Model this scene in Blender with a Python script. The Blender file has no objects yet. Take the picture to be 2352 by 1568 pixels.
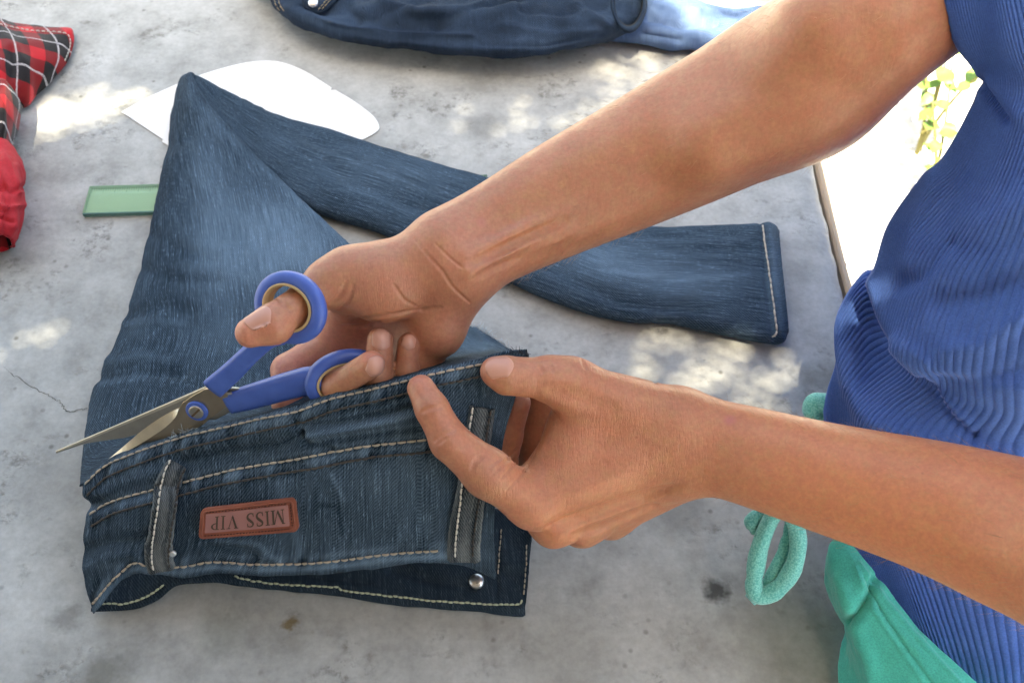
import bpy, bmesh, math, random
import numpy as np
from mathutils import Vector, Matrix

# ------------------------------------------------------------------ camera
scene = bpy.context.scene
PITCH = math.radians(55.0)
CAM = Vector((0.0, 0.0, 0.64))
FPX = 2308.0            # focal length in units of a 2352 px wide frame
CX, CY = 1176.0, 784.0
cam_data = bpy.data.cameras.new('camera')
cam_data.sensor_width = 36.0
cam_data.lens = 36.0 * FPX / 2352.0
cam_data.clip_start = 0.01
cam_data.clip_end = 400.0
cam_data.dof.use_dof = True
cam_data.dof.focus_distance = 0.60
cam_data.dof.aperture_fstop = 16.0
cam = bpy.data.objects.new('camera', cam_data)
cam.location = CAM
cam.rotation_euler = (math.pi / 2 - PITCH, 0, 0)
scene.collection.objects.link(cam)
scene.camera = cam

# ------------------------------------------------------------------ light
SUN_EL, SUN_AZ = math.radians(70.0), math.radians(198.0)
SUN = Vector((math.cos(SUN_EL) * math.sin(SUN_AZ), math.cos(SUN_EL) * math.cos(SUN_AZ), math.sin(SUN_EL)))
world = bpy.data.worlds.new('World')
scene.world = world
world.use_nodes = True
wn = world.node_tree
sky = wn.nodes.new('ShaderNodeTexSky')
sky.sky_type = 'NISHITA'
sky.sun_disc = False
sky.sun_elevation = SUN_EL
sky.sun_rotation = SUN_AZ
sky.dust_density = 3.0
sky.air_density = 1.0
sky.ozone_density = 1.0
bgn = wn.nodes['Background']
bgn.inputs['Strength'].default_value = 0.13
wn.links.new(sky.outputs[0], bgn.inputs['Color'])
sun_data = bpy.data.lights.new('sun', 'SUN')
sun_data.energy = 4.6
sun_data.angle = math.radians(0.8)
sun_data.color = (1.0, 0.95, 0.87)
sun = bpy.data.objects.new('sun', sun_data)
sun.rotation_euler = (-SUN).to_track_quat('-Z', 'Y').to_euler()
sun.location = SUN * 5
scene.collection.objects.link(sun)

scene.view_settings.view_transform = 'Standard'
scene.view_settings.look = 'None'
scene.view_settings.exposure = 2.5
scene.view_settings.use_white_balance = True
scene.view_settings.white_balance_temperature = 8500.0
scene.view_settings.white_balance_tint = 4.0
scene.view_settings.gamma = 1.0
scene.render.engine = 'CYCLES'
scene.cycles.max_bounces = 6
scene.cycles.diffuse_bounces = 3
scene.cycles.glossy_bounces = 2
scene.cycles.transmission_bounces = 4
scene.cycles.use_denoising = True
scene.cycles.use_adaptive_sampling = True
scene.cycles.adaptive_threshold = 0.03

# ------------------------------------------------------------------ helpers
FWD = Vector((0, math.cos(PITCH), -math.sin(PITCH)))
UPV = Vector((0, math.sin(PITCH), math.cos(PITCH)))
RGT = Vector((1, 0, 0))
COL = scene.collection

def ray(u, v):
    return RGT * ((u - CX) / FPX) + UPV * ((CY - v) / FPX) + FWD

def P(u, v, d):
    """world point seen in direction (u, v) at depth d metres"""
    return CAM + ray(u, v) * d

def T(u, v, z=0.0):
    """world point on the horizontal plane at height z"""
    r = ray(u, v)
    return CAM + r * ((z - CAM.z) / r.z)

def obj(name, mesh, mat=None, parent=None):
    o = bpy.data.objects.new(name, mesh)
    COL.objects.link(o)
    if mat is not None:
        mesh.materials.append(mat)
    if parent is not None:
        o.parent = parent
        o.matrix_parent_inverse = Matrix.Translation(-parent.location)
    return o

def tag(o, label, cat=None, group=None, kind=None):
    if label: o['label'] = label
    if cat: o['category'] = cat
    if group: o['group'] = group
    if kind: o['kind'] = kind
    return o

def thing(name, loc, label, cat, group=None):
    o = bpy.data.objects.new(name, None)
    o.empty_display_size = 0.02
    o.location = loc
    COL.objects.link(o)
    tag(o, label, cat, group)
    return o

def mesh_from(name, verts, faces, smooth=True, uvs=None):
    me = bpy.data.meshes.new(name)
    if isinstance(faces, np.ndarray) and faces.ndim == 2:
        v = np.asarray(verts, dtype=np.float32); k = faces.shape[1]
        me.vertices.add(len(v)); me.vertices.foreach_set('co', v.ravel())
        me.loops.add(faces.size); me.loops.foreach_set('vertex_index', faces.astype(np.int32).ravel())
        me.polygons.add(len(faces)); me.polygons.foreach_set('loop_start', np.arange(len(faces), dtype=np.int32) * k)
        me.update(calc_edges=True)
    else:
        me.from_pydata([tuple(v) for v in verts], [], [tuple(f) for f in faces])
    if smooth:
        me.polygons.foreach_set('use_smooth', np.ones(len(me.polygons), dtype=bool))
    else:
        me.polygons.foreach_set('use_smooth', np.zeros(len(me.polygons), dtype=bool))
    if uvs is not None:
        lay = me.uv_layers.new(name='UVMap')
        idx = np.zeros(len(me.loops), dtype=np.int32)
        me.loops.foreach_get('vertex_index', idx)
        lay.data.foreach_set('uv', np.asarray(uvs, dtype=np.float32)[idx].ravel())
    me.update()
    return me

def cr(p, n, closed=False):
    """Catmull-Rom resample of an (m, k) array to n samples, uniform in control index"""
    p = np.asarray(p, float)
    m = len(p)
    if closed:
        t = np.linspace(0, m, n, endpoint=False)
        i = np.floor(t).astype(int); f = (t - i)[:, None]
        a, b, c, d = p[(i - 1) % m], p[i % m], p[(i + 1) % m], p[(i + 2) % m]
    else:
        q = np.vstack([2 * p[0] - p[1], p, 2 * p[-1] - p[-2]])
        t = np.linspace(0, m - 1, n)
        i = np.clip(np.floor(t).astype(int), 0, m - 2); f = (t - i)[:, None]
        a, b, c, d = q[i], q[i + 1], q[i + 2], q[i + 3]
    return 0.5 * (2 * b + (c - a) * f + (2 * a - 5 * b + 4 * c - d) * f ** 2 + (3 * b - a - 3 * c + d) * f ** 3)

def resample(pts, n):
    """arc-length resample of a dense polyline"""
    pts = np.asarray(pts, float)
    s = np.r_[0, np.cumsum(np.linalg.norm(np.diff(pts, axis=0), axis=1))]
    t = np.linspace(0, s[-1], n)
    return np.stack([np.interp(t, s, pts[:, k]) for k in range(pts.shape[1])], 1)

def tube(path, rad, seg=8, closed=False, flat=1.0, cap=True, upv=None):
    """verts, faces of a tube along path; rad scalar or per-point; flat scales the 2nd axis"""
    path = np.asarray([tuple(p) for p in path], float)
    n = len(path)
    rad = np.broadcast_to(np.asarray(rad, float), (n,))
    if closed:
        tan = np.roll(path, -1, 0) - np.roll(path, 1, 0)
    else:
        tan = np.gradient(path, axis=0)
    tan /= np.linalg.norm(tan, axis=1)[:, None] + 1e-12
    ref = np.array(upv if upv is not None else (0.13, 0.2, 0.97), float)
    ref = ref - tan[0] * (ref @ tan[0]); ref /= np.linalg.norm(ref)
    vs, fs = [], []
    ang = np.linspace(0, 2 * math.pi, seg, endpoint=False)
    for i in range(n):
        if upv is not None:
            ref = np.array(upv, float)
        ref = ref - tan[i] * (ref @ tan[i]); ref /= np.linalg.norm(ref) + 1e-12
        b = np.cross(tan[i], ref)
        for a in ang:
            vs.append(path[i] + rad[i] * (math.cos(a) * b + math.sin(a) * ref * flat))
    m = n if closed else n - 1
    for i in range(m):
        j = (i + 1) % n
        for k in range(seg):
            l = (k + 1) % seg
            fs.append((i * seg + k, i * seg + l, j * seg + l, j * seg + k))
    if cap and not closed:
        fs.append(tuple(range(seg))[::-1])
        fs.append(tuple(range((n - 1) * seg, n * seg)))
    return vs, fs

class MB:
    """collects shapes into one mesh"""
    def __init__(self): self.v, self.f = [], []
    def add(self, v, f):
        o = len(self.v)
        self.v += [tuple(x) for x in v]
        self.f += [tuple(i + o for i in q) for q in f]
        return self
    def tube(self, *a, **k): return self.add(*tube(*a, **k))
    def build(self, name, mat, parent=None, smooth=True):
        return obj(name, mesh_from(name, self.v, self.f, smooth), mat, parent)

# value noise in numpy ------------------------------------------------
_rng = np.random.RandomState(7)
_perm = _rng.permutation(256)
_val = _rng.rand(256) * 2 - 1
def vnoise(x, y, z=0.0):
    x, y, z = np.broadcast_arrays(np.asarray(x, float), np.asarray(y, float), np.asarray(z, float))
    xi, yi, zi = np.floor(x).astype(int), np.floor(y).astype(int), np.floor(z).astype(int)
    xf, yf, zf = x - xi, y - yi, z - zi
    s = lambda t: t * t * t * (t * (6 * t - 15) + 10)
    u, v, w = s(xf), s(yf), s(zf)
    h = lambda a, b, c: _val[_perm[(_perm[(_perm[a & 255] + b) & 255] + c) & 255]]
    def lerp(a, b, t): return a + (b - a) * t
    r0 = lerp(lerp(h(xi, yi, zi), h(xi + 1, yi, zi), u), lerp(h(xi, yi + 1, zi), h(xi + 1, yi + 1, zi), u), v)
    r1 = lerp(lerp(h(xi, yi, zi + 1), h(xi + 1, yi, zi + 1), u), lerp(h(xi, yi + 1, zi + 1), h(xi + 1, yi + 1, zi + 1), u), v)
    return lerp(r0, r1, w)

# node material helper --------------------------------------------------
class Mat:
    def __init__(self, name):
        self.m = bpy.data.materials.new(name); self.m.use_nodes = True
        self.t = self.m.node_tree; self.n = self.t.nodes; self.l = self.t.links
        self.b = self.n['Principled BSDF']; self.out = self.n['Material Output']
        self._tc = None
    def node(self, typ, **kw):
        nd = self.n.new('ShaderNode' + typ)
        for k, v in kw.items():
            if k[0] == '_': setattr(nd, k[1:], v)
        for k, v in kw.items():
            if k[0] != '_': self.put(nd.inputs[int(k[2:]) if k.startswith('in') else k.replace('__', ' ')], v)
        return nd
    def put(self, sock, v):
        if isinstance(v, bpy.types.NodeSocket): self.l.new(v, sock)
        elif v is not None:
            if hasattr(sock, 'default_value') and sock.type == 'RGBA' and len(v) == 3: v = (*v, 1)
            sock.default_value = v
    def tc(self, which='Object'):
        if self._tc is None: self._tc = self.n.new('ShaderNodeTexCoord')
        return self._tc.outputs[which]
    def mapping(self, vec, scale=(1, 1, 1), rot=(0, 0, 0), loc=(0, 0, 0)):
        nd = self.node('Mapping', Vector=vec); nd.inputs['Scale'].default_value = scale
        nd.inputs['Rotation'].default_value = rot; nd.inputs['Location'].default_value = loc
        return nd.outputs[0]
    def noise(self, vec, scale, detail=4, rough=0.55, dist=0.0):
        nd = self.node('TexNoise', Vector=vec, Scale=scale, Detail=detail, Roughness=rough, Distortion=dist)
        return nd.outputs['Fac']
    def ramp(self, fac, stops, interp='LINEAR'):
        nd = self.node('ValToRGB', Fac=fac); r = nd.color_ramp; r.interpolation = interp
        while len(r.elements) < len(stops): r.elements.new(0.5)
        for e, (p, c) in zip(r.elements, stops):
            e.position = p
            c = (c, c, c) if isinstance(c, (int, float)) else c
            e.color = (*c, 1) if len(c) == 3 else c
        return nd.outputs['Color']
    def mix(self, a, b, fac=0.5, mode='MIX'):
        nd = self.n.new('ShaderNodeMix'); nd.data_type = 'RGBA'; nd.blend_type = mode
        self.put(nd.inputs[0], fac); self.put(nd.inputs[6], a); self.put(nd.inputs[7], b)
        return nd.outputs[2]
    def math(self, op, a, b=None, c=None):
        nd = self.n.new('ShaderNodeMath'); nd.operation = op
        self.put(nd.inputs[0], a)
        if b is not None: self.put(nd.inputs[1], b)
        if c is not None: self.put(nd.inputs[2], c)
        return nd.outputs[0]
    def bump(self, h, strength=0.3, dist=0.001, normal=None):
        nd = self.node('Bump', Height=h, Strength=strength, Distance=dist)
        if normal is not None: self.l.new(normal, nd.inputs['Normal'])
        return nd.outputs[0]
    def set(self, **kw):
        for k, v in kw.items(): self.put(self.b.inputs[k.replace('__', ' ')], v)
        return self.m

def plain(name, col, rough=0.6, **kw):
    m = Mat(name)
    return m.set(Base__Color=col, Roughness=rough, **kw)
# ================================================================== setting
def mat_concrete():
    m = Mat('concrete'); c = m.tc('Object')
    big = m.noise(c, 7.0, 3, 0.6)
    mid = m.noise(c, 26.0, 4, 0.65)
    fine = m.noise(c, 200.0, 3, 0.65)
    base = m.ramp(big, [(0.30, (0.23, 0.235, 0.222)), (0.5, (0.365, 0.375, 0.365)), (0.70, (0.50, 0.51, 0.50))])
    base = m.mix(base, m.ramp(mid, [(0.32, (0.23, 0.235, 0.23)), (0.5, (0.41, 0.42, 0.42)), (0.67, (0.53, 0.545, 0.545))]), 0.5)
    # dark worn blotches with pitted middles
    bl = m.noise(m.mapping(c, (1, 1.25, 1)), 15.0, 4, 0.72)
    blot = m.ramp(bl, [(0.545, 0.0), (0.64, 1.0)])
    pit = m.ramp(m.noise(c, 95.0, 3, 0.75), [(0.45, 0.0), (0.62, 1.0)])
    blm = m.math('MULTIPLY', blot, pit)
    base = m.mix(base, (0.15, 0.15, 0.135), m.math('MULTIPLY', blm, 0.75))
    # pale cement bloom
    pl = m.ramp(m.noise(m.mapping(c, (1.2, 1, 1), loc=(3.1, 0.7, 0)), 9.0, 3, 0.65), [(0.55, 0.0), (0.75, 1.0)])
    base = m.mix(base, (0.56, 0.575, 0.58), m.math('MULTIPLY', pl, 0.55))
    # small dark specks
    sp = m.node('TexVoronoi', Vector=c, Scale=58.0, Randomness=1.0)
    spk = m.ramp(sp.outputs['Distance'], [(0.05, 1.0), (0.14, 0.0)])
    gate = m.ramp(m.noise(c, 17.0, 3), [(0.47, 0.0), (0.60, 1.0)])
    base = m.mix(base, (0.10, 0.095, 0.08), m.math('MULTIPLY', m.math('MULTIPLY', spk, gate), 0.7))
    # stains at their places
    jit = m.math('MULTIPLY', m.math('SUBTRACT', m.noise(c, 60.0, 3, .7), .5), .022)
    for (u, v, r, w, cc) in ((1645, 1355, .010, .95, (.06, .06, .055)), (240, 1548, .022, .7, (.12, .12, .10)), (155, 1416, .013, .6, (.14, .14, .13)), (510, 1452, .022, .35, (.17, .19, .16)), (665, 1436, .006, .8, (.15, .10, .03)), (1100, 290, .022, .5, (.20, .20, .19)),
                             (560, 215, .02, .5, (.18, .18, .17)), (1850, 1480, .06, .55, (.13, .14, .11)), (1560, 1170, .03, .5, (.16, .165, .15)), (1300, 1500, .04, .45, (.19, .19, .17)), (330, 530, .02, .45, (.22, .22, .21)), (470, 540, .018, .4, (.22, .22, .21)), (90, 1100, .04, .35, (.20, .20, .19)), (1830, 620, .02, .45, (.2, .21, .2)), (1880, 870, .02, .6, (.17, .18, .16))):
        dist = m.node('VectorMath', _operation='DISTANCE', in0=c, in1=tuple(T(u, v))).outputs['Value']
        k = m.ramp(m.math('DIVIDE', m.math('ADD', dist, jit), r), [(0.35, 1.0), (1.0, 0.0)])
        base = m.mix(base, cc, m.math('MULTIPLY', k, w))
    base = m.mix(base, m.ramp(fine, [(0.3, 0.90), (0.7, 1.08)]), 1.0, 'MULTIPLY')
    h = m.math('SUBTRACT', m.math('ADD', m.math('MULTIPLY', mid, 0.5), m.math('MULTIPLY', fine, 0.25)), m.math('MULTIPLY', blm, 0.5))
    rough = m.ramp(mid, [(0.3, 0.62), (0.7, 0.5)])
    return m.set(Base__Color=base, Roughness=rough, Specular__IOR__Level=0.4, Normal=m.bump(h, 0.55, 0.0016))
M_CONC = mat_concrete()

def box_mesh(name, x0, x1, y0, y1, z0, z1, bev=0.0, seg=2):
    bm = bmesh.new()
    bmesh.ops.create_cube(bm, size=1)
    for v in bm.verts:
        v.co = Vector(((x0 + x1) / 2 + v.co.x * (x1 - x0), (y0 + y1) / 2 + v.co.y * (y1 - y0), (z0 + z1) / 2 + v.co.z * (z1 - z0)))
    if bev > 0:
        bmesh.ops.bevel(bm, geom=list(bm.edges), offset=bev, segments=seg, affect='EDGES', profile=0.6)
    me = bpy.data.meshes.new(name); bm.to_mesh(me); bm.free()
    if bev > 0: me.polygons.foreach_set('use_smooth', np.ones(len(me.polygons), dtype=bool))
    return me

EDGE_X = 0.268
table = thing('concrete_table', (EDGE_X - 0.7, 0.5, -0.75), 'grey weathered concrete table top the work is spread on', 'table')
# slab top as a slightly uneven sheet with a chipped right edge, joined to its sides
def slab():
    nx, ny = 220, 240
    x0, x1, y0, y1 = -1.15, EDGE_X, -0.24, 1.75
    xs = np.linspace(0, 1, nx) ** 0.6 * (x1 - x0) + x0
    ys = np.linspace(y0, y1, ny)
    X, Y = np.meshgrid(xs, ys)
    e = np.clip((X - (x1 - 0.02)) / 0.02, 0, 1)
    wob = 0.0015 * vnoise(Y * 22, 3.3) + 0.0012 * vnoise(Y * 70, 9.1)
    Xw = X + e * wob
    Z = -0.004 * e ** 3 + 0.0004 * vnoise(X * 14, Y * 14, 2.2) - e * 0.0015 * np.abs(vnoise(Y * 90, X * 90))
    vs = np.stack([Xw, Y, Z], -1).reshape(-1, 3).tolist()
    fs = [(j * nx + i, j * nx + i + 1, (j + 1) * nx + i + 1, (j + 1) * nx + i) for j in range(ny - 1) for i in range(nx - 1)]
    # skirt
    ring = [j * nx + nx - 1 for j in range(ny)] + [(ny - 1) * nx + i for i in range(nx - 2, -1, -1)] + [j * nx for j in range(ny - 2, -1, -1)] + [i for i in range(1, nx - 1)]
    low = len(vs)
    for r in ring: vs.append((vs[r][0], vs[r][1], -0.085))
    n = len(ring)
    for k in range(n):
        a, b = ring[k], ring[(k + 1) % n]
        fs.append((a, low + k, low + (k + 1) % n, b))
    fs.append(tuple(range(low, low + n)))
    return mesh_from('slab', vs, fs)
obj('slab', slab(), M_CONC, table)
def mat_edge_wood():
    m = Mat('edge_board'); c = m.tc('Object')
    g = m.noise(m.mapping(c, (60, 3, 40)), 1.5, 5, 0.6)
    col = m.ramp(g, [(0.3, (0.46, 0.33, 0.22)), (0.7, (0.66, 0.52, 0.38))])
    return m.set(Base__Color=col, Roughness=0.8, Normal=m.bump(g, 0.4, 0.001))
def edge_board():
    ny = 90
    ys = np.linspace(-0.23, 1.7, ny)
    vs, fs = [], []
    for y in ys:
        w = 0.0016 * float(vnoise(y * 9, 4.0)); h = -0.010 + 0.003 * float(vnoise(y * 13, 8.0))
        x0, x1 = EDGE_X + 0.0045, EDGE_X + 0.0135 + w
        vs += [(x0, y, -0.06), (x0, y, h), (x0 + 0.002, y, h + 0.002), (x1 - 0.003, y, h + 0.001), (x1, y, h - 0.003), (x1, y, -0.06)]
    for j in range(ny - 1):
        for k in range(6):
            a, b = j * 6 + k, j * 6 + (k + 1) % 6
            fs.append((a, b, b + 6, a + 6))
    fs += [tuple(range(6))[::-1], tuple(range((ny - 1) * 6, ny * 6))]
    return mesh_from('edge_board', vs, fs, False)
obj('edge_board', edge_board(), mat_edge_wood(), table)
def crack(pts, w=.0005):
    mb = MB()
    q = [np.array(T(u, v, 0.0)) for u, v in cr(pts, 60)]
    q = [p + np.array((.0012 * vnoise(i * .8, 3.0), .0012 * vnoise(i * .8, 7.0), .0005)) for i, p in enumerate(q)]
    vs, fs = [], []
    for i, p in enumerate(q):
        t = q[min(i + 1, len(q) - 1)] - q[max(i - 1, 0)]; n = np.array((-t[1], t[0], 0)); n /= np.linalg.norm(n) + 1e-9
        ww = w * (.5 + .6 * abs(float(vnoise(i * .5, 1.0)))) * (1 if 3 < i < 56 else .3)
        vs += [p - n * ww, p + n * ww]
    fs = [(2 * i, 2 * i + 1, 2 * i + 3, 2 * i + 2) for i in range(len(q) - 1)]
    return obj('crack', mesh_from('crack', vs, fs, False), M_CRACK, table)
M_CRACK = plain('crack_dirt', (0.09, 0.09, 0.08), .95)
crack([(10, 845), (60, 880), (108, 908), (138, 922), (150, 944), (180, 942), (212, 936)], .00032)
for (x, y) in ((-0.95, -0.1), (0.05, -0.1), (-0.95, 1.5), (0.05, 1.5)):
    obj('leg', box_mesh('leg', x - 0.09, x + 0.09, y - 0.09, y + 0.09, -0.75, -0.0855, 0.006), M_CONC, table)

def mortar_lip():
    ny = 240; ys = np.linspace(-0.2, 1.68, ny); vs, fs = [], []
    for y in ys:
        w = .009 + .004 * float(vnoise(y * 30, 2.0)) + .003 * float(vnoise(y * 95, 5.0)); h = -.034 + .005 * float(vnoise(y * 60, 8.0)); x0 = EDGE_X + .015
        vs += [(x0, y, -.075), (x0, y, h), (x0 + w * .6, y, h - .004 + .004 * float(vnoise(y * 120, 1.0))), (x0 + w, y, h - .018), (x0 + w * .7, y, -.075)]
    for j in range(ny - 1):
        for k in range(5):
            a, b = j * 5 + k, j * 5 + (k + 1) % 5; fs.append((a, b, b + 5, a + 5))
    return mesh_from('mortar_lip', vs, fs)
def mat_lip():
    m = Mat('rough_mortar'); c = m.tc('Object'); n = m.noise(c, 120.0, 4, .7)
    return m.set(Base__Color=m.ramp(n, [(.3, (0.04, 0.038, 0.03)), (.7, (0.12, 0.115, 0.10))]), Roughness=.95, Normal=m.bump(n, .8, .003))
obj('mortar_lip', mortar_lip(), mat_lip(), table)

# ground outside
def mat_ground():
    m = Mat('pale_ground'); c = m.tc('Object')
    a = m.noise(c, 3.0, 6, 0.6); b = m.noise(c, 40.0, 5, 0.65)
    col = m.ramp(a, [(0.3, (0.50, 0.48, 0.44)), (0.7, (0.62, 0.60, 0.56))])
    col = m.mix(col, m.ramp(b, [(0.35, 0.75), (0.6, 1.1)]), 0.8, 'MULTIPLY')
    return m.set(Base__Color=col, Roughness=0.9, Normal=m.bump(b, 0.5, 0.01))
def ground_mesh():
    n = 60
    g = np.linspace(-1, 1, n); g = np.sign(g) * np.abs(g) ** 2.2 * 120
    X, Y = np.meshgrid(g, g)
    Z = -0.75 + 0.02 * vnoise(X * 0.7, Y * 0.7) * (np.hypot(X, Y) > 3)
    vs = np.stack([X, Y, Z], -1).reshape(-1, 3)
    fs = [(j * n + i, j * n + i + 1, (j + 1) * n + i + 1, (j + 1) * n + i) for j in range(n - 1) for i in range(n - 1)]
    return mesh_from('ground', vs, fs)
tag(obj('ground', ground_mesh(), mat_ground()), 'sun-bleached pale ground beyond the table edge', kind='structure')

# unseen sheet added overhead: keeps the table in shade, a few gaps let sun spots through
def blocker_z(y): return 1.28 - 0.16 * (y + 0.24)
def shade_blocker():
    cell = 0.006
    gaps = []          # (cx, cy, rx, ry, rot, openness) as sun spots on the table
    for (u, v, rx, ry, rot, dens) in ((190, 258, 0.055, 0.030, 0.12, .55), (105, 285, 0.055, 0.026, 0.45, .4), (1630, 848, 0.085, 0.034, -0.25, .26), (1720, 874, 0.045, 0.024, -0.1, .2),
                                (1585, 20, 0.07, 0.05, 0.0, .9), (1700, 90, 0.06, 0.04, 0.2, .9), (1150, 268, 0.050, 0.024, 0.1, .12), (1430, 245, 0.06, 0.03, 0.3, .2), (1480, 150, 0.06, 0.035, 0.3, .2), (40, 760, .05, .03, .3, .07)):
        p = T(u, v); gaps.append((p.x, p.y, rx, ry, rot, dens))
    xs = np.arange(-2.2, 0.9, cell); ys = np.arange(-1.3, 0.85, cell)
    X, Y = np.meshgrid(xs, ys, indexing='ij'); Z = blocker_z(Y)
    sx, sy = X - SUN.x * Z / SUN.z, Y - SUN.y * Z / SUN.z       # where its shadow falls on the table plane
    ok = sx < 0.440 + 0.03 * vnoise(sy * 7, 1.5) + 0.015 * vnoise(sy * 21, 4.5)
    ok &= sy < 0.97 - 0.16 * np.maximum(0, sx + 0.15) + 0.03 * vnoise(sx * 8, 7.7)
    rnd = np.mod(np.arange(X.shape[0])[:, None] * .754877666 + np.arange(X.shape[1])[None, :] * .569840291 + .35 * np.random.RandomState(11).rand(*X.shape), 1.0)
    for (cx_, cy_, rx, ry, rot, dens) in gaps:
        dx, dy = sx - cx_, sy - cy_
        a, b = dx * math.cos(rot) + dy * math.sin(rot), -dx * math.sin(rot) + dy * math.cos(rot)
        q = np.sqrt((a / rx) ** 2 + (b / ry) ** 2) + .35 * vnoise(dx * 45, dy * 45, cx_ * 9)
        ok &= ~((q < 1) & (rnd < dens * (1.25 - np.clip(q, 0, 1) ** 2)))      # small dithered holes set how bright each sun spot is
    nx, ny = X.shape; h = cell / 2
    cx0, cy0 = np.arange(nx + 1) * cell + xs[0] - h, np.arange(ny + 1) * cell + ys[0] - h
    CXg, CYg = np.meshgrid(cx0, cy0, indexing='ij'); CZ = blocker_z(CYg)
    vs = np.concatenate([np.stack([CXg, CYg, CZ], -1).reshape(-1, 3), np.stack([CXg, CYg, CZ + .008], -1).reshape(-1, 3)])
    n0 = (nx + 1) * (ny + 1); vid = lambda i, j, k: i * (ny + 1) + j + k * n0
    I, J = np.nonzero(ok)
    fs = [np.stack([vid(I, J, 0), vid(I, J + 1, 0), vid(I + 1, J + 1, 0), vid(I + 1, J, 0)], 1), np.stack([vid(I, J, 1), vid(I + 1, J, 1), vid(I + 1, J + 1, 1), vid(I, J + 1, 1)], 1)]
    pad = np.pad(ok, 1)
    for (di, dj, a, b) in ((-1, 0, (0, 0), (0, 1)), (1, 0, (1, 1), (1, 0)), (0, -1, (1, 0), (0, 0)), (0, 1, (0, 1), (1, 1))):
        e = ok & ~pad[1 + di:1 + di + nx, 1 + dj:1 + dj + ny]
        I, J = np.nonzero(e)
        fs.append(np.stack([vid(I + a[0], J + a[1], 0), vid(I + a[0], J + a[1], 1), vid(I + b[0], J + b[1], 1), vid(I + b[0], J + b[1], 0)], 1))
    fs = np.concatenate(fs); used, inv = np.unique(fs.ravel(), return_inverse=True)
    return mesh_from('shade_blocker', vs[used], inv.reshape(-1, 4), False)
def mat_blocker():
    m = Mat('blocker_brown'); c = m.tc('Object')
    g = m.noise(m.mapping(c, (4, 60, 1)), 2.0, 5)
    return m.set(Base__Color=m.ramp(g, [(0.3, (0.14, 0.11, 0.07)), (0.7, (0.26, 0.21, 0.15))]), Roughness=0.9)
roof = obj('shade_blocker', shade_blocker(), mat_blocker())
tag(roof, 'unseen roof overhead that keeps the table in shade', 'roof')

def mat_baffle():
    m = Mat('baffle_brown'); c = m.tc('Object'); n = m.noise(c, 4.0, 5)
    return m.set(Base__Color=m.ramp(n, [(.3, (0.12, 0.10, 0.08)), (.7, (0.18, 0.15, 0.12))]), Roughness=.9)
hw = obj('shade_baffle', box_mesh('shade_baffle', -2.2, 0.30, -0.40, -0.25, -0.75, 1.27, .01), mat_baffle())  # unseen slab added behind the camera to darken the near table
tag(hw, 'unseen dark wall the table stands against', 'baffle')
# ================================================================== body (signed distance field -> one continuous mesh)
def V(t): return np.array(P(*t))
def smin(a, b, k):
    h = np.maximum(k - np.abs(a - b), 0) / k
    return np.minimum(a, b) - h * h * k * 0.25
def smax(a, b, k): return -smin(-a, -b, k)

class Cone:
    def __init__(s, a, b, ra, rb): s.a, s.b, s.ra, s.rb = np.array(a, float), np.array(b, float), ra, rb; s.c = (s.a + s.b) / 2; s.R = np.linalg.norm(s.b - s.a) / 2 + max(ra, rb)
    def d(s, p):
        ba = s.b - s.a; l2 = ba @ ba + 1e-12; rr = s.ra - s.rb
        a2 = l2 - rr * rr
        if a2 <= 0:
            q, r = (s.a, s.ra) if s.ra > s.rb else (s.b, s.rb)
            return np.linalg.norm(p - q, axis=1) - r
        il2 = 1 / l2
        pa = p - s.a; y = pa @ ba; z = y - l2
        x2 = np.sum((pa * l2 - np.outer(y, ba)) ** 2, 1)
        y2 = y * y * l2; z2 = z * z * l2
        k = np.sign(rr) * rr * rr * x2
        out = (np.sqrt(x2 * a2 * il2) + y * rr) * il2 - s.ra
        m1 = np.sign(z) * a2 * z2 > k
        m2 = np.sign(y) * a2 * y2 < k
        out = np.where(m1, np.sqrt(x2 + z2) * il2 - s.rb, np.where(m2, np.sqrt(x2 + y2) * il2 - s.ra, out))
        return out

class Ell:
    """ellipsoid: centre, 3 axis vectors (unit), radii"""
    def __init__(s, c, ax, r): s.c = np.array(c, float); s.ax = np.array(ax, float); s.r = np.array(r, float); s.R = max(r)
    def d(s, p):
        q = (p - s.c) @ s.ax.T
        k0 = np.linalg.norm(q / s.r, axis=1); k1 = np.linalg.norm(q / s.r ** 2, axis=1)
        return k0 * (k0 - 1) / (k1 + 1e-9)

class Part:
    def __init__(s, prims, k=0.004): s.p, s.k, s.m = prims, k, max(k * 1.3, .045) if k >= .0095 else .026
    def d(s, p, c, R):
        out = None
        for q in s.p:
            if np.linalg.norm(q.c - c) > q.R + R + s.m: continue
            e = q.d(p)
            out = e if out is None else smin(out, e, s.k)
        return 1.0 if out is None else out

def chain(pts, k=0.004):
    """pts: list of (u, v, d, r_mm)"""
    w = [V(t[:3]) for t in pts]
    return Part([Cone(w[i], w[i + 1], pts[i][3] / 1000, pts[i + 1][3] / 1000) for i in range(len(w) - 1)], k)
class Sides:
    """smooth limb: each side a finely divided chain (plain union), the sides blended"""
    def __init__(s, sides, k): s.s, s.k, s.m = sides, k, .05
    def d(s, p, c, R):
        out = None
        for side in s.s:
            e = None
            for q in side:
                if np.linalg.norm(q.c - c) > q.R + R + s.m: continue
                f = q.d(p); e = f if e is None else np.minimum(e, f)
            if e is not None: out = e if out is None else smin(out, e, s.k)
        return 1.0 if out is None else out
def wchain(w, r, k=0.02, n=4):
    a = cr(np.c_[np.array(w), np.array(r)], (len(w) - 1) * n + 1)
    return Sides([[Cone(a[i, :3], a[i + 1, :3], a[i, 3], a[i + 1, 3]) for i in range(len(a) - 1)]], k)
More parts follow.
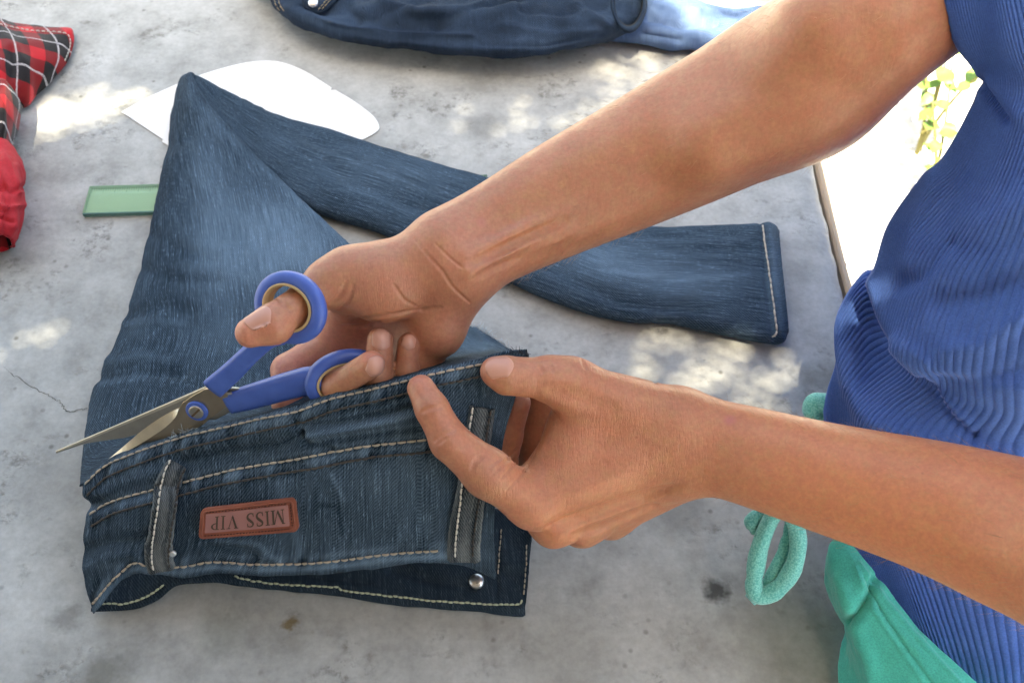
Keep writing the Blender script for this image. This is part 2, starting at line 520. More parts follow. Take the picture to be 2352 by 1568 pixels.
def limb(pts, k=0.02, n=4):
    """pts: (u, v, d, r_mm, off_mm): two parallel chains -> oval section, long axis across the view"""
    a = cr(np.array([list(V(t[:3])) + [t[3] / 1000, t[4] / 1000] for t in pts]), (len(pts) - 1) * n + 1)
    tan = np.gradient(a[:, :3], axis=0); s_ = np.cross(tan, a[:, :3] - np.array(CAM)); s_ /= np.linalg.norm(s_, axis=1)[:, None]
    sides = []
    for sg in (-1, 1):
        w = a[:, :3] + s_ * sg * a[:, 4:5]
        sides.append([Cone(w[i], w[i + 1], a[i, 3], a[i + 1, 3]) for i in range(len(a) - 1)])
    return Sides(sides, k)

# ---- right arm (far), palm side to the camera
R_arm = limb([(1040, 588, .577, 19, 9.5), (1150, 530, .586, 20, 9.5), (1300, 452, .594, 25.5, 8.5), (1480, 366, .596, 31.5, 7), (1690, 260, .588, 35.5, 7), (1845, 178, .578, 35.5, 5)], .015)
S_R, S_L = np.array((.33, .53, .47)), np.array((.31, .12, .50))
R_up = wchain([V((1850, 185, .578)), V((2020, 62, .540)), V((2200, -90, .548)), V((2420, -330, .535)), S_R], [.0355, .0365, .039, .043, .052])
R_tend = Part([Cone(V((1075, 588, .5582)), V((1320, 470, .5730)), .0026, .003), Cone(V((1085, 622, .5588)), V((1300, 527, .5740)), .0026, .003)], .003)
R_elb = Part([Cone(V((1800, 150, .545)), V((1870, 60, .530)), .010, .014), Cone(V((1640, 330, .560)), V((1830, 250, .552)), .014, .016)], .01)
R_palm = Part([
    Cone(V((1020, 605, .578)), V((800, 632, .574)), .0205, .0145),        # first metacarpal
    Ell(V((882, 655, .573)), [(1, 0, 0), UPV, -FWD], (.0270, .0215, .0190)),   # thenar pad
    Cone(V((1040, 640, .584)), V((968, 818, .597)), .0180, .0125),          # ulnar border
    Cone(V((1030, 670, .588)), V((915, 832, .612)), .0165, .0125),
    Cone(V((1015, 650, .594)), V((850, 818, .619)), .0170, .0125),
    Cone(V((1000, 630, .598)), V((782, 782, .620)), .0170, .0130),
    Ell(V((1018, 742, .583)), [(1, 0, 0), UPV, -FWD], (.0135, .0190, .0130)),
], .010)
R_thumb1 = chain([(800, 632, .574, 14.0), (750, 652, .569, 12.6), (700, 690, .561, 9.8), (665, 716, .554, 9.6)], .004)
R_thumb2 = chain([(665, 716, .554, 9.6), (628, 744, .549, 10.4), (575, 764, .545, 8.2)], .005)
R_ix1 = chain([(782, 782, .620, 12.5), (662, 850, .612, 10.0)])
R_ix2 = chain([(662, 850, .612, 10.0), (662, 930, .606, 9.0), (745, 962, .622, 8.0)])
R_md1 = chain([(850, 818, .619, 12.0), (735, 915, .612, 8.8)])
R_md2 = chain([(735, 915, .612, 8.8), (772, 886, .578, 7.8), (853, 836, .5585, 7.6)], .003)
R_rg1 = chain([(915, 832, .612, 11.5), (862, 940, .612, 8.6)])
R_rg2 = chain([(862, 940, .612, 8.6), (868, 868, .579, 8.0), (873, 781, .5765, 7.4)], .003)
R_lt1 = chain([(965, 822, .598, 11.0), (930, 915, .608, 7.8)])
R_lt2 = chain([(930, 915, .608, 7.8), (934, 850, .585, 7.2), (938, 790, .5815, 6.4)], .003)
R_web = Part([Cone(V((800, 690, .588)), V((770, 760, .612)), .010, .010)], .01)

# ---- left arm (near), back of the hand to the camera
L_arm = limb([(1590, 1022, .570, 18.5, 9), (1680, 1036, .560, 18.5, 8.5), (1900, 1097, .537, 22.5, 7), (2150, 1165, .510, 28, 5.5), (2352, 1233, .484, 32, 5.5), (2700, 1350, .432, 36, 5)], .015)
L_up = wchain([V((2700, 1350, .432)), np.array((.315, .14, .36)), S_L], [.040, .043, .052])
L_palm = Part([
    Cone(V((1530, 962, .568)), V((1310, 882, .556)), .0185, .0125),          # thumb metacarpal
    Cone(V((1545, 1000, .570)), V((1222, 1158, .562)), .0185, .0120),         # index
    Cone(V((1560, 1040, .580)), V((1272, 1203, .577)), .0180, .0115),         # middle
    Cone(V((1575, 1060, .588)), V((1338, 1206, .590)), .0170, .0108),         # ring
    Cone(V((1585, 1070, .595)), V((1405, 1190, .602)), .0160, .0100),         # little
    Ell(V((1400, 985, .574)), [(1, 0, 0), UPV, -FWD], (.034, .026, .0155)),     # first interosseous
], .012)
L_thumb1 = chain([(1310, 880, .556, 12.6), (1255, 868, .553, 11.5), (1205, 866, .550, 10.2)], .004)
L_thumb2 = chain([(1205, 866, .550, 10.2), (1165, 862, .548, 10.0), (1137, 853, .547, 8.2)], .004)
L_ix1 = chain([(1222, 1158, .562, 12.2), (1120, 1086, .552, 13.2), (1033, 1013, .546, 10.6)], .005)
L_ix2 = chain([(1033, 1013, .546, 10.6), (992, 938, .545, 8.9), (967, 892, .549, 7.6)], .003)
L_md1 = chain([(1272, 1203, .577, 11.6), (1150, 1110, .606, 9.4)])
L_md2 = chain([(1150, 1110, .606, 9.4), (1165, 1000, .604, 8.8), (1188, 925, .594, 8.0)])
L_rg1 = chain([(1338, 1206, .590, 10.8), (1215, 1120, .625, 9.0)])
L_rg2 = chain([(1215, 1120, .640, 9.0), (1226, 1010, .636, 9.6), (1246, 905, .626, 8.8)])
L_lt1 = chain([(1405, 1190, .602, 10.2), (1300, 1120, .635, 8.0)])
L_lt2 = chain([(1300, 1120, .635, 8.0), (1290, 1020, .640, 7.2), (1330, 970, .630, 6.6)])
L_web = Part([Cone(V((1390, 930, .566)), V((1235, 1085, .570)), .0085, .0085), Cone(V((1330, 960, .568)), V((1290, 1080, .570)), .012, .012)], .014)
Torso = wchain([S_R, np.array((.37, .30, .47)), S_L], [.052, .06, .052], .05)

def tubes_uvd(lines):
    pr = []
    for pts, r in lines:
        w = cr([V(t) for t in pts], 7)
        pr += [Cone(w[i], w[i + 1], r, r) for i in range(len(w) - 1)]
    return Part(pr, .0006)
BIG = 1.0
CREASES = []          # filled by surface creases: polyline in the picture, pressed into the skin where it meets it

def body_sdf(p, c, R):
    g = lambda q: q.d(p, c, R)
    isf = lambda x: not np.isscalar(x)
    def sm(a, b, k):
        if not isf(a): return b
        if not isf(b): return a
        return smin(a, b, k)
    def mn(a, b):
        if not isf(a): return b
        if not isf(b): return a
        return np.minimum(a, b)
    # right
    arm = sm(g(R_arm), g(R_up), .035)
    arm = sm(arm, g(R_tend), .006); arm = sm(arm, g(R_elb), .03)
    palm = sm(g(R_palm), arm, .016)
    d = sm(palm, g(R_thumb1), .010); d = sm(d, g(R_web), .012)
    d = mn(d, sm(g(R_thumb1), g(R_thumb2), .003))
    for a, b in ((R_ix1, R_ix2), (R_md1, R_md2), (R_rg1, R_rg2), (R_lt1, R_lt2)):
        ga, gb = g(a), g(b)
        d = mn(d, mn(sm(palm, ga, .008), sm(ga, gb, .003)))
    # left
    arm = sm(g(L_arm), g(L_up), .035)
    palm = sm(g(L_palm), arm, .018)
    palm = sm(palm, g(L_web), .012)
    e = sm(palm, g(L_thumb1), .012)
    e = mn(e, sm(g(L_thumb1), g(L_thumb2), .003))
    for a, b in ((L_ix1, L_ix2), (L_md1, L_md2), (L_rg1, L_rg2), (L_lt1, L_lt2)):
        ga, gb = g(a), g(b)
        e = mn(e, mn(sm(palm, ga, .010), sm(ga, gb, .003)))
    d = mn(d, e)
    d = sm(d, g(Torso), .04)
    if not isf(d): return np.full(len(p), BIG)
    for cp, k in CREASES:
        x = cp.d(p, c, R)
        if isf(x): d = smax(d, -x, k)
    return d

def surface_net(sdf, lo, hi, h, B=12):
    lo = np.array(lo); n = np.ceil((np.array(hi) - lo) / (h * B)).astype(int)
    half = h * B * math.sqrt(3) / 2
    I, J, K = np.meshgrid(*[np.arange(m) for m in n], indexing='ij')
    blocks = np.stack([I, J, K], -1).reshape(-1, 3)
    cen = lo + (blocks + 0.5) * h * B
    keep = []
    # two-level culling
    S = 4
    sup = {}
    for bi, b in enumerate(blocks): sup.setdefault(tuple(b // S), []).append(bi)
    for key, lst in sup.items():
        cc = lo + (np.array(key) + 0.5) * h * B * S
        dd = sdf(cc[None], cc, half * S)[0]
        if dd > half * S * 1.15: continue
        lst = np.array(lst)
        dv = sdf(cen[lst], cc, half * S)
        keep += list(lst[(dv < half * 1.25 + .002) & (dv > -half * 1.6 - .004)])
    g1 = np.arange(B + 1)
    gx, gy, gz = np.meshgrid(g1, g1, g1, indexing='ij')
    off = np.stack([gx, gy, gz], -1).reshape(-1, 3)
    NY, NZ = n[1] * B + 4, n[2] * B + 4
    keyf = lambda i, j, k: ((i.astype(np.int64) + 1) * NY + j + 1) * NZ + k + 1
    ck, cp, quads = [], [], []
    corners = [(a, b, c) for a in (0, 1) for b in (0, 1) for c in (0, 1)]
    edges = [(i, j) for i in range(8) for j in range(i + 1, 8) if sum(abs(x - y) for x, y in zip(corners[i], corners[j])) == 1]
    for bi in keep:
        b0 = blocks[bi] * B
        D = sdf(lo + (off + b0) * h, cen[bi], half).reshape(B + 1, B + 1, B + 1)
        s = D < 0
        if s.all() or not s.any(): continue
        cv = [D[a:B + a, b:B + b, c:B + c] for a, b, c in corners]
        cnt = sum((x < 0).astype(int) for x in cv)
        act = (cnt > 0) & (cnt < 8)
        if act.any():
            A = np.argwhere(act)
            vals = np.stack([x[act] for x in cv], 1)
            acc = np.zeros((len(A), 3)); w = np.zeros(len(A))
            for i, j in edges:
                a, b = vals[:, i], vals[:, j]
                m = (a < 0) != (b < 0)
                t = np.where(m, a / np.where(m, a - b, 1), 0)[:, None]
                pt = np.array(corners[i]) * (1 - t) + np.array(corners[j]) * t
                acc += pt * m[:, None]; w += m
            ck.append(keyf(*(A + b0).T)); cp.append(lo + (A + b0 + acc / w[:, None]) * h)
        for ax in range(3):
            sl0 = [slice(0, B)] * 3; sl1 = [slice(0, B)] * 3; sl1[ax] = slice(1, B + 1)
            a, b = s[tuple(sl0)], s[tuple(sl1)]
            X = np.argwhere(a != b)
            if not len(X): continue
            flip = a[a != b]
            X = X + b0
            o1, o2 = (ax + 1) % 3, (ax + 2) % 3
            def cell(d1, d2):
                Y = X.copy(); Y[:, o1] -= d1; Y[:, o2] -= d2
                return keyf(*Y.T)
            q = np.stack([cell(1, 1), cell(0, 1), cell(0, 0), cell(1, 0)], 1)
            q[~flip] = q[~flip][:, ::-1]
            quads.append(q)
    ck = np.concatenate(ck); cp = np.concatenate(cp); quads = np.concatenate(quads)
    o = np.argsort(ck); ck, cp = ck[o], cp[o]
    ix = np.searchsorted(ck, quads); ix = np.clip(ix, 0, len(ck) - 1)
    ok = (ck[ix] == quads).all(1)
    return cp, ix[ok]

def smooth_mesh(v, q, it=2, f=0.5):
    for _ in range(it):
        acc = np.zeros_like(v); w = np.zeros(len(v))
        for a, b in ((0, 1), (1, 2), (2, 3), (3, 0)):
            np.add.at(acc, q[:, a], v[q[:, b]]); np.add.at(w, q[:, a], 1)
            np.add.at(acc, q[:, b], v[q[:, a]]); np.add.at(w, q[:, b], 1)
        v = v * (1 - f) + f * acc / np.maximum(w, 1)[:, None]
    return v

BODY_V, BODY_Q = surface_net(body_sdf, (-.17, .08, -.02), (.50, .62, .62), .0018)
BODY_V = smooth_mesh(BODY_V, BODY_Q, 2, 0.4)

# creases, laid on the skin by tracing the picture lines onto the surface
def trace(uv, dmin=.40, dmax=.66):
    uv = np.asarray(uv, float); rr = np.array([tuple(ray(u, v)) for u, v in uv]); ln = np.linalg.norm(rr, axis=1); dirs = rr / ln[:, None]
    t = ln * dmin
    for _ in range(26):
        p = np.array(CAM) + dirs * t[:, None]; c = p.mean(0); R = np.linalg.norm(p - c, axis=1).max() + .03
        d = body_sdf(p, c, R); t = t + np.clip(d, -.01, .03) * .9
        if np.abs(d).max() < 1e-4: break
    return np.array(CAM) + dirs * t[:, None]
CR = []
def crease(pts, r=.0009, out=None, k=.0012):
    if out is None: r, out = r * 1.35, r * .75
    w = trace(cr(pts, 9)); nrm = np.array(CAM) - w; nrm /= np.linalg.norm(nrm, axis=1)[:, None]
    w = w + nrm * out
    ta = np.linspace(0, 1, 9); rad = r * (.45 + .55 * np.sin(np.pi * ta) ** .5)
    CR.append((Part([Cone(w[i], w[i + 1], rad[i], rad[i + 1]) for i in range(8)], .0005), k))
for pts, r in (
    # right hand: wrist, palm, thumb
    ([(952, 546), (985, 590), (1015, 622), (1040, 660), (1080, 696)], .0006), ([(1000, 560), (1040, 598), (1062, 615)], .0003),
    ([(1012, 708), (970, 713), (890, 726), (848, 731), (800, 728)], .0013), ([(785, 749), (815, 751), (845, 748), (872, 738)], .0012), ([(796, 646), (781, 678), (762, 698)], .0010), ([(812, 655), (800, 690), (778, 712)], .0007),
    ([(636, 684), (648, 690), (660, 700)], .0008), ([(642, 693), (660, 706), (672, 714)], .0007), ([(905, 655), (930, 690), (960, 705)], .0006),
    # left index and thumb
    ([(966, 948), (986, 938), (1018, 934)], .0010), ([(996, 1013), (1019, 997), (1044, 986)], .0010), ([(1004, 1020), (1026, 1004)], .0006), ([(1082, 1082), (1096, 1056), (1110, 1046)], .0012), ([(1125, 1068), (1150, 1052)], .0007),
    ([(1130, 1090), (1160, 1062), (1190, 1030)], .0007), ([(1150, 1100), (1185, 1060), (1215, 1020)], .0006), ([(1165, 1125), (1200, 1085), (1225, 1040)], .0005),
    ([(1338, 824), (1346, 846)], .0009), ([(1418, 830), (1432, 856)], .0010), ([(1452, 838), (1470, 866)], .0009), ([(1490, 852), (1506, 880)], .0009), ([(1385, 826), (1392, 842)], .0006), ([(1240, 838), (1246, 856)], .0006), ([(1262, 832), (1270, 852)], .0006),
): crease(pts, r)
for pts, r, out in (
    ([(1262, 1212), (1360, 1185), (1453, 1152), (1560, 1118)], .0045, .0024), ([(1322, 1232), (1400, 1206), (1500, 1165)], .0038, .0018), ([(1230, 1120), (1330, 1090), (1450, 1060)], .008, .0068), ([(1255, 905), (1330, 925), (1430, 950)], .008, .0070),
    ([(1841, 0), (1872, 70), (1880, 120), (1866, 180)], .006, .0045), ([(1085, 607), (1180, 560), (1297, 507)], .0028, .0020), ([(1095, 640), (1190, 592), (1290, 545)], .0034, .0028), ([(1600, 460), (1750, 395), (1860, 310)], .010, .0085),
): crease(pts, r, out, .004)
CREASES = CR

def refine(v, q, sel):
    """split the chosen quads in four; border midpoints stay on the old edges"""
    qs = q[sel]; e = np.sort(np.stack([qs, np.roll(qs, -1, 1)], -1).reshape(-1, 2), 1)
    ue, inv, cnt = np.unique(e, axis=0, return_inverse=True, return_counts=True)
    mid = (v[ue[:, 0]] + v[ue[:, 1]]) / 2; cen = v[qs].mean(1)
    n0 = len(v); me_ = n0 + inv.reshape(-1, 4); ce = n0 + len(ue) + np.arange(len(qs))
    nq = np.concatenate([np.stack([qs[:, i], me_[:, i], ce, me_[:, (i + 3) % 4]], 1) for i in range(4)])
    free = np.concatenate([np.zeros(n0, bool), cnt == 2, np.ones(len(qs), bool)])
    inside = np.zeros(n0, bool); bad = np.zeros(n0, bool)
    inside[qs.ravel()] = True; bad[q[~sel].ravel()] = True
    free[:n0] = inside & ~bad
    return np.concatenate([v, mid, cen]), np.concatenate([q[~sel], nq]), free
def project(v, idx, it=1):
    cell = np.floor(v[idx] / .022).astype(int); key = (cell[:, 0] * 4001 + cell[:, 1]) * 4001 + cell[:, 2]
    o = np.argsort(key, kind='stable'); cuts = np.flatnonzero(np.diff(key[o])) + 1
    E = .0004 * np.eye(3)
    for grp in np.split(idx[o], cuts):
        p = v[grp]; c = p.mean(0); R = .022
        for _ in range(it):
            d0 = body_sdf(p, c, R); g = np.stack([(body_sdf(p + E[k], c, R) - d0) / .0004 for k in range(3)], 1)
            p = p - np.clip(d0, -.002, .002)[:, None] * g / (np.sum(g * g, 1)[:, None] + .05)
        v[grp] = p
    return v
_px = BODY_V - np.array(CAM); _dd = _px @ np.array(FWD); _u = CX + _px[:, 0] / _dd * FPX; _v = CY - (_px @ np.array(UPV)) / _dd * FPX
_hand = ((_u > 520) & (_u < 1150) & (_v > 500) & (_v < 980)) | ((_u > 900) & (_u < 1620) & (_v > 790) & (_v < 1290)) | ((_u > 1080) & (_u < 1340) & (_v > 440) & (_v < 700))
_hand &= (_dd < .66)
def facing(v, q):
    n = np.cross(v[q[:, 2]] - v[q[:, 0]], v[q[:, 3]] - v[q[:, 1]]); c = v[q].mean(1) - np.array(CAM)
    n /= np.linalg.norm(n, axis=1)[:, None] + 1e-12; c /= np.linalg.norm(c, axis=1)[:, None]
    return -np.sum(n * c, 1)
BODY_V, BODY_Q, _free = refine(BODY_V, BODY_Q, _hand[BODY_Q].all(1) & (facing(BODY_V, BODY_Q) > -.25))
BODY_V = project(BODY_V, np.flatnonzero(_free))
_near = np.zeros(len(BODY_V), bool)
for _p, _k in CREASES:
    if _k > .003: continue
    for _q in _p.p:
        _w = np.flatnonzero(np.linalg.norm(BODY_V - _q.c, axis=1) < _q.R + .002)
        _near[_w[_q.d(BODY_V[_w]) < .0013]] = True
BODY_V, BODY_Q, _free = refine(BODY_V, BODY_Q, _near[BODY_Q].any(1))
BODY_V = project(BODY_V, np.flatnonzero(_free))

def hit_body(u, v):
    """nearest body vertex along the viewing direction of a picture point"""
    r = np.array(ray(u, v)); q = BODY_V - np.array(CAM)
    d = q @ np.array(FWD)
    uv = np.stack([q[:, 0] / d, (q @ np.array(UPV)) / d], 1) * FPX
    m = np.hypot(uv[:, 0] - (u - CX), uv[:, 1] - (CY - v)) < 9
    return float(d[m].min()) if m.any() else None

def mat_skin():
    m = Mat('skin'); c = m.tc('Object')
    at = m.node('Attribute', _attribute_name='pink').outputs['Fac']
    tan = m.node('Attribute', _attribute_name='tan').outputs['Fac']
    n1 = m.noise(c, 34.0, 3, 0.6); n2 = m.noise(m.mapping(c, loc=(3, 5, 1)), 150.0, 3, 0.65); n3 = m.noise(m.mapping(c, loc=(9, 2, 4)), 12.0, 2, 0.5)
    col = m.ramp(n1, [(0.3, (0.385, 0.165, 0.095)), (0.7, (0.470, 0.212, 0.126))])
    col = m.mix(col, (0.57, 0.210, 0.100), m.math('MULTIPLY', tan, 0.9))
    col = m.mix(col, (0.60, 0.235, 0.170), at)
    col = m.mix(col, (0.47, 0.150, 0.095), m.math('MULTIPLY', m.ramp(n2, [(0.45, 0.0), (0.7, 1.0)]), .42))      # red mottling
    col = m.mix(col, (0.47, 0.260, 0.120), m.math('MULTIPLY', m.ramp(n2, [(0.3, 1.0), (0.5, 0.0)]), .30))       # yellow mottling
    col = m.mix(col, (0.30, 0.120, 0.065), m.math('MULTIPLY', m.ramp(n3, [(0.5, 0.0), (0.75, 1.0)]), .30))
    fine = m.noise(c, 420.0, 3, 0.6)
    col = m.mix(col, m.ramp(fine, [(0.3, 0.88), (0.7, 1.08)]), 1.0, 'MULTIPLY')
    for uvp, rad, cc in (((1107, 510), .0011, (0.22, 0.04, 0.05)), ((1107, 510), .004, (0.45, 0.17, 0.13)), ((1299, 496), .0009, (0.28, 0.07, 0.06)), ((1672, 963), .0010, (0.25, 0.04, 0.06)), ((1676, 962), .0045, (0.45, 0.15, 0.14)),
                        ((2118, 1085), .0012, (0.25, 0.10, 0.06)), ((1605, 438), .001, (0.28, 0.12, 0.08)), ((1645, 265), .0008, (0.25, 0.10, 0.07)), ((1232, 1099), .0006, (0.4, 0.05, 0.03))):
        dd = hit_body(*uvp)
        if dd is None: continue
        dist = m.node('VectorMath', _operation='DISTANCE', in0=c, in1=tuple(P(*uvp, dd))).outputs['Value']
        mask = m.ramp(m.math('DIVIDE', dist, rad), [(0.35, 1.0), (1.0, 0.0)])
        col = m.mix(col, cc, m.math('MULTIPLY', mask, 0.75))
    # skin relief: fine cross-hatched lines and pores
    wv = m.noise(m.mapping(c, (1.0, 1.0, 1.0)), 700.0, 2, 0.5)
    ln = m.noise(m.mapping(c, (520, 130, 130), (0, 0, 0.25)), 1.0, 3, 0.6)
    ln2 = m.noise(m.mapping(c, (160, 420, 300), (0, 0, -0.4)), 1.0, 3, 0.6)
    h = m.math('ADD', m.math('MULTIPLY', wv, 0.35), m.math('ADD', ln, m.math('MULTIPLY', ln2, 0.5)))
    wr = m.node('Attribute', _attribute_name='wrinkle').outputs['Fac']
    lw = m.noise(m.mapping(c, (1150, 170, 170), (0, 0, 0.18)), 1.0, 2, 0.55, 0.6)
    h = m.math('ADD', h, m.math('MULTIPLY', m.math('MULTIPLY', m.ramp(lw, [(0.38, 0.0), (0.52, 1.0)]), wr), 1.6))
    nrm = m.bump(h, 0.36, 0.0006)
    return m.set(Base__Color=col, Roughness=m.ramp(n2, [(.3, .36), (.7, .50)]), Specular__IOR__Level=0.5, Normal=nrm, Subsurface__Weight=0.07, Subsurface__Radius=(1.0, 0.35, 0.2), Subsurface__Scale=0.004)

def make_body(parent):
    me = mesh_from('body', BODY_V, BODY_Q)
    pk = np.zeros(len(BODY_V)); tn = np.zeros(len(BODY_V))
    def blob(uvd, r, w, arr):
        dd = np.linalg.norm(BODY_V - V(uvd), axis=1) / r
        np.maximum(arr, w * np.exp(-dd ** 2 * 1.5), out=arr)
    for t, r, w in (((570, 765, .545), .014, 1.0), ((620, 750, .545), .016, .5), ((853, 825, .556), .010, .9), ((873, 775, .573), .009, .8), ((933, 788, .579), .009, .7), ((962, 880, .549), .013, 1.0), ((985, 930, .545), .012, .7),
                    ((1010, 985, .543), .015, .6), ((1075, 1050, .545), .020, .5), ((1150, 1060, .555), .016, .45), ((680, 850, .605), .022, .9), ((665, 930, .595), .016, 1.0), ((740, 700, .585), .016, .6), ((800, 770, .605), .028, .75), ((880, 760, .60), .022, .6),
                    ((960, 760, .58), .03, .6), ((870, 660, .555), .03, .42), ((1000, 720, .575), .03, .5), ((1060, 600, .56), .04, .3), ((1300, 950, .555), .05, .25), ((1130, 850, .545), .012, .6), ((1240, 860, .55), .02, .3), ((1200, 1180, .56), .02, .35), ((1190, 960, .60), .02, .6), ((820, 740, .60), .02, .7)):
        blob(t, r, w, pk)
    for t, r, w in (((2000, 1180, .50), .11, .9), ((1400, 1080, .56), .06, .45), ((1250, 1200, .565), .04, .8), ((2300, 1300, .47), .12, 1.0), ((1750, 1090, .55), .07, .6)):
        blob(t, r, w, tn)
    wk = np.zeros(len(BODY_V))
    for t, r, w in (((1300, 1060, .555), .05, .8), ((1480, 1020, .555), .05, 1.0), ((1600, 1040, .55), .04, .8), ((1150, 1120, .55), .03, .5), ((1400, 860, .55), .03, .7), ((880, 660, .553), .03, .35)):
        blob(t, r, w, wk)
    for nm, arr in (('pink', pk), ('tan', tn), ('wrinkle', wk)):
        a = me.attributes.new(nm, 'FLOAT', 'POINT'); a.data.foreach_set('value', arr.astype(np.float32))
    return obj('body', me, mat_skin(), parent)

person = thing('person', (0.36, 0.28, -0.75), 'person in blue ribbed shirt and teal shorts cutting denim with scissors', 'person')
body = make_body(person)

# fine arm hair
def arm_hair():
    rng = np.random.RandomState(5); mb = MB()
    px = BODY_V - np.array(CAM); dd = px @ np.array(FWD); u = CX + px[:, 0] / dd * FPX; v = CY - (px @ np.array(UPV)) / dd * FPX
    for sel, ax, n in (((u > 1150) & (u < 2050) & (v > -20) & (v < 640), np.array(P(1040, 588, .577)) - np.array(P(1690, 262, .588)), 800), ((u > 1650) & (u < 2400) & (v > 880) & (v < 1480), np.array(P(1590, 1022, .57)) - np.array(P(2150, 1165, .51)), 900)):
        idx = np.flatnonzero(sel); ax = ax / np.linalg.norm(ax); c0 = BODY_V[idx].mean(0)
        for k in rng.choice(idx, n):
            p = BODY_V[k]; o = p - c0; o = o - ax * (o @ ax); o /= np.linalg.norm(o) + 1e-9
            L = rng.uniform(.003, .008); d = ax * rng.uniform(.6, 1.1) + o * rng.uniform(.25, .6) + rng.normal(0, .25, 3)
            mb.tube([p - o * .0003, p + d * L * .5, p + d * L * .9 + ax * L * .15], [.00005, .00005, .00003], 3, cap=False)
    h = mb.build('arm_hair', plain('hair', (0.36, 0.22, 0.11), .5), body); h['kind'] = 'stuff'
arm_hair()
# ================================================================== scissors
PIV = P(457, 936, .600)
_n = (P(665, 710, .555) - PIV).cross(P(803, 868, .575) - PIV).normalized()
if _n.dot(FWD) > 0: _n = -_n
SC_N = _n                                     # towards the camera
def SP(u, v, off=0.0):
    r = ray(u, v)
    t = (PIV - CAM).dot(SC_N) / r.dot(SC_N)
    return CAM + r * t + SC_N * off
def c3(x, y): return (108.1 + x * .2757, 792.7 + y * .2757)
def prism(outline, o0, o1, bev=0.0003, fn=None):
    """outline [(u,v)] on the scissors plane, between offsets"""
    fn = fn or SP
    bm = bmesh.new()
    top = [bm.verts.new(fn(u, v, o1)) for u, v in outline]
    bot = [bm.verts.new(fn(u, v, o0)) for u, v in outline]
    n = len(outline)
    f1 = bm.faces.new(top); f2 = bm.faces.new(bot[::-1])
    for i in range(n): bm.faces.new((top[i], bot[i], bot[(i + 1) % n], top[(i + 1) % n]))
    bmesh.ops.recalc_face_normals(bm, faces=bm.faces)
    if bev: bmesh.ops.bevel(bm, geom=[e for e in f1.edges] + [e for e in f2.edges], offset=bev, segments=2, affect='EDGES', profile=0.5)
    me = bpy.data.meshes.new('plate'); bm.to_mesh(me); bm.free()
    return me
def mat_steel(name, col, rough, streak=0.15):
    m = Mat(name); c = m.tc('Object')
    g = m.noise(m.mapping(c, (900, 90, 300), (0, 0, 0.5)), 1.0, 3, 0.6)
    r = m.ramp(g, [(0.3, rough - streak * 0.5), (0.7, rough + streak * 0.5)])
    cc = m.mix(col, m.ramp(m.noise(c, 60.0, 4), [(0.35, 0.75), (0.65, 1.05)]), 0.6, 'MULTIPLY')
    return m.set(Base__Color=cc, Metallic=1.0, Roughness=r, Normal=m.bump(g, 0.1, 0.0002))
M_STEEL = mat_steel('blade_steel', (0.42, 0.40, 0.36), 0.38)
M_GROUND = mat_steel('ground_edge_steel', (0.72, 0.66, 0.55), 0.42)
M_TANG = mat_steel('oiled_steel', (0.40, 0.33, 0.25), 0.36)
def mat_plastic():
    m = Mat('blue_plastic'); c = m.tc('Object')
    n = m.noise(c, 90.0, 4)
    return m.set(Base__Color=m.ramp(n, [(0.3, (0.045, 0.110, 0.43)), (0.7, (0.060, 0.135, 0.50))]), Roughness=m.ramp(m.noise(c, 300.0, 3), [(0.3, 0.3), (0.7, 0.45)]), Specular__IOR__Level=0.5,
                 Normal=m.bump(m.math('ADD', m.noise(c, 500.0, 2), m.noise(m.mapping(c, (1500, 200, 400), (0, 0, .6)), 1.0, 2)), 0.14, 0.0003))
M_BLUE = mat_plastic()
M_BEIGE = plain('beige_liner', (0.50, 0.37, 0.20), 0.55)

scissors = thing('scissors', PIV, 'open scissors with blue plastic handles and beige lined finger rings', 'scissors')
# front blade (goes with the thumb handle)
A_up = [c3(1320, 350), c3(1230, 400), c3(1140, 460), c3(1112, 512), c3(1085, 575), c3(1000, 660), c3(900, 730), c3(750, 815), c3(640, 880), c3(500, 955)]
A_lo = [c3(620, 945), c3(850, 880), c3(1080, 780), c3(1250, 690), c3(1380, 585), c3(1470, 520), c3(1540, 455), c3(1500, 360), c3(1420, 330)]
bladeA = obj('blade', prism(A_up + A_lo, .0006, .0026), M_TANG, scissors)
bev = [c3(1112, 512), c3(1040, 545), c3(930, 610), c3(800, 700), c3(660, 820), c3(500, 955), c3(640, 880), c3(750, 815), c3(900, 730), c3(1000, 660), c3(1085, 575)]
def bevel_strip():
    top = [c3(1112, 512), c3(1040, 545), c3(930, 610), c3(800, 700), c3(660, 820), c3(500, 955)]
    bot = [c3(1112, 512), c3(1085, 575), c3(1000, 660), c3(860, 755), c3(700, 850), c3(500, 957)]
    t = cr(top, 24); b = cr(bot, 24)
    vs, fs = [], []
    for i in range(24):
        vs += [SP(*t[i], .0012), SP(*b[i], .0031), SP(*b[i], .0008), SP(*t[i], .0004)]
    for i in range(23):
        for k in range(4): fs.append((i * 4 + k, i * 4 + (k + 1) % 4, i * 4 + 4 + (k + 1) % 4, i * 4 + 4 + k))
    return mesh_from('ground_edge', vs, fs, False)
obj('ground_edge', bevel_strip(), M_GROUND, bladeA)
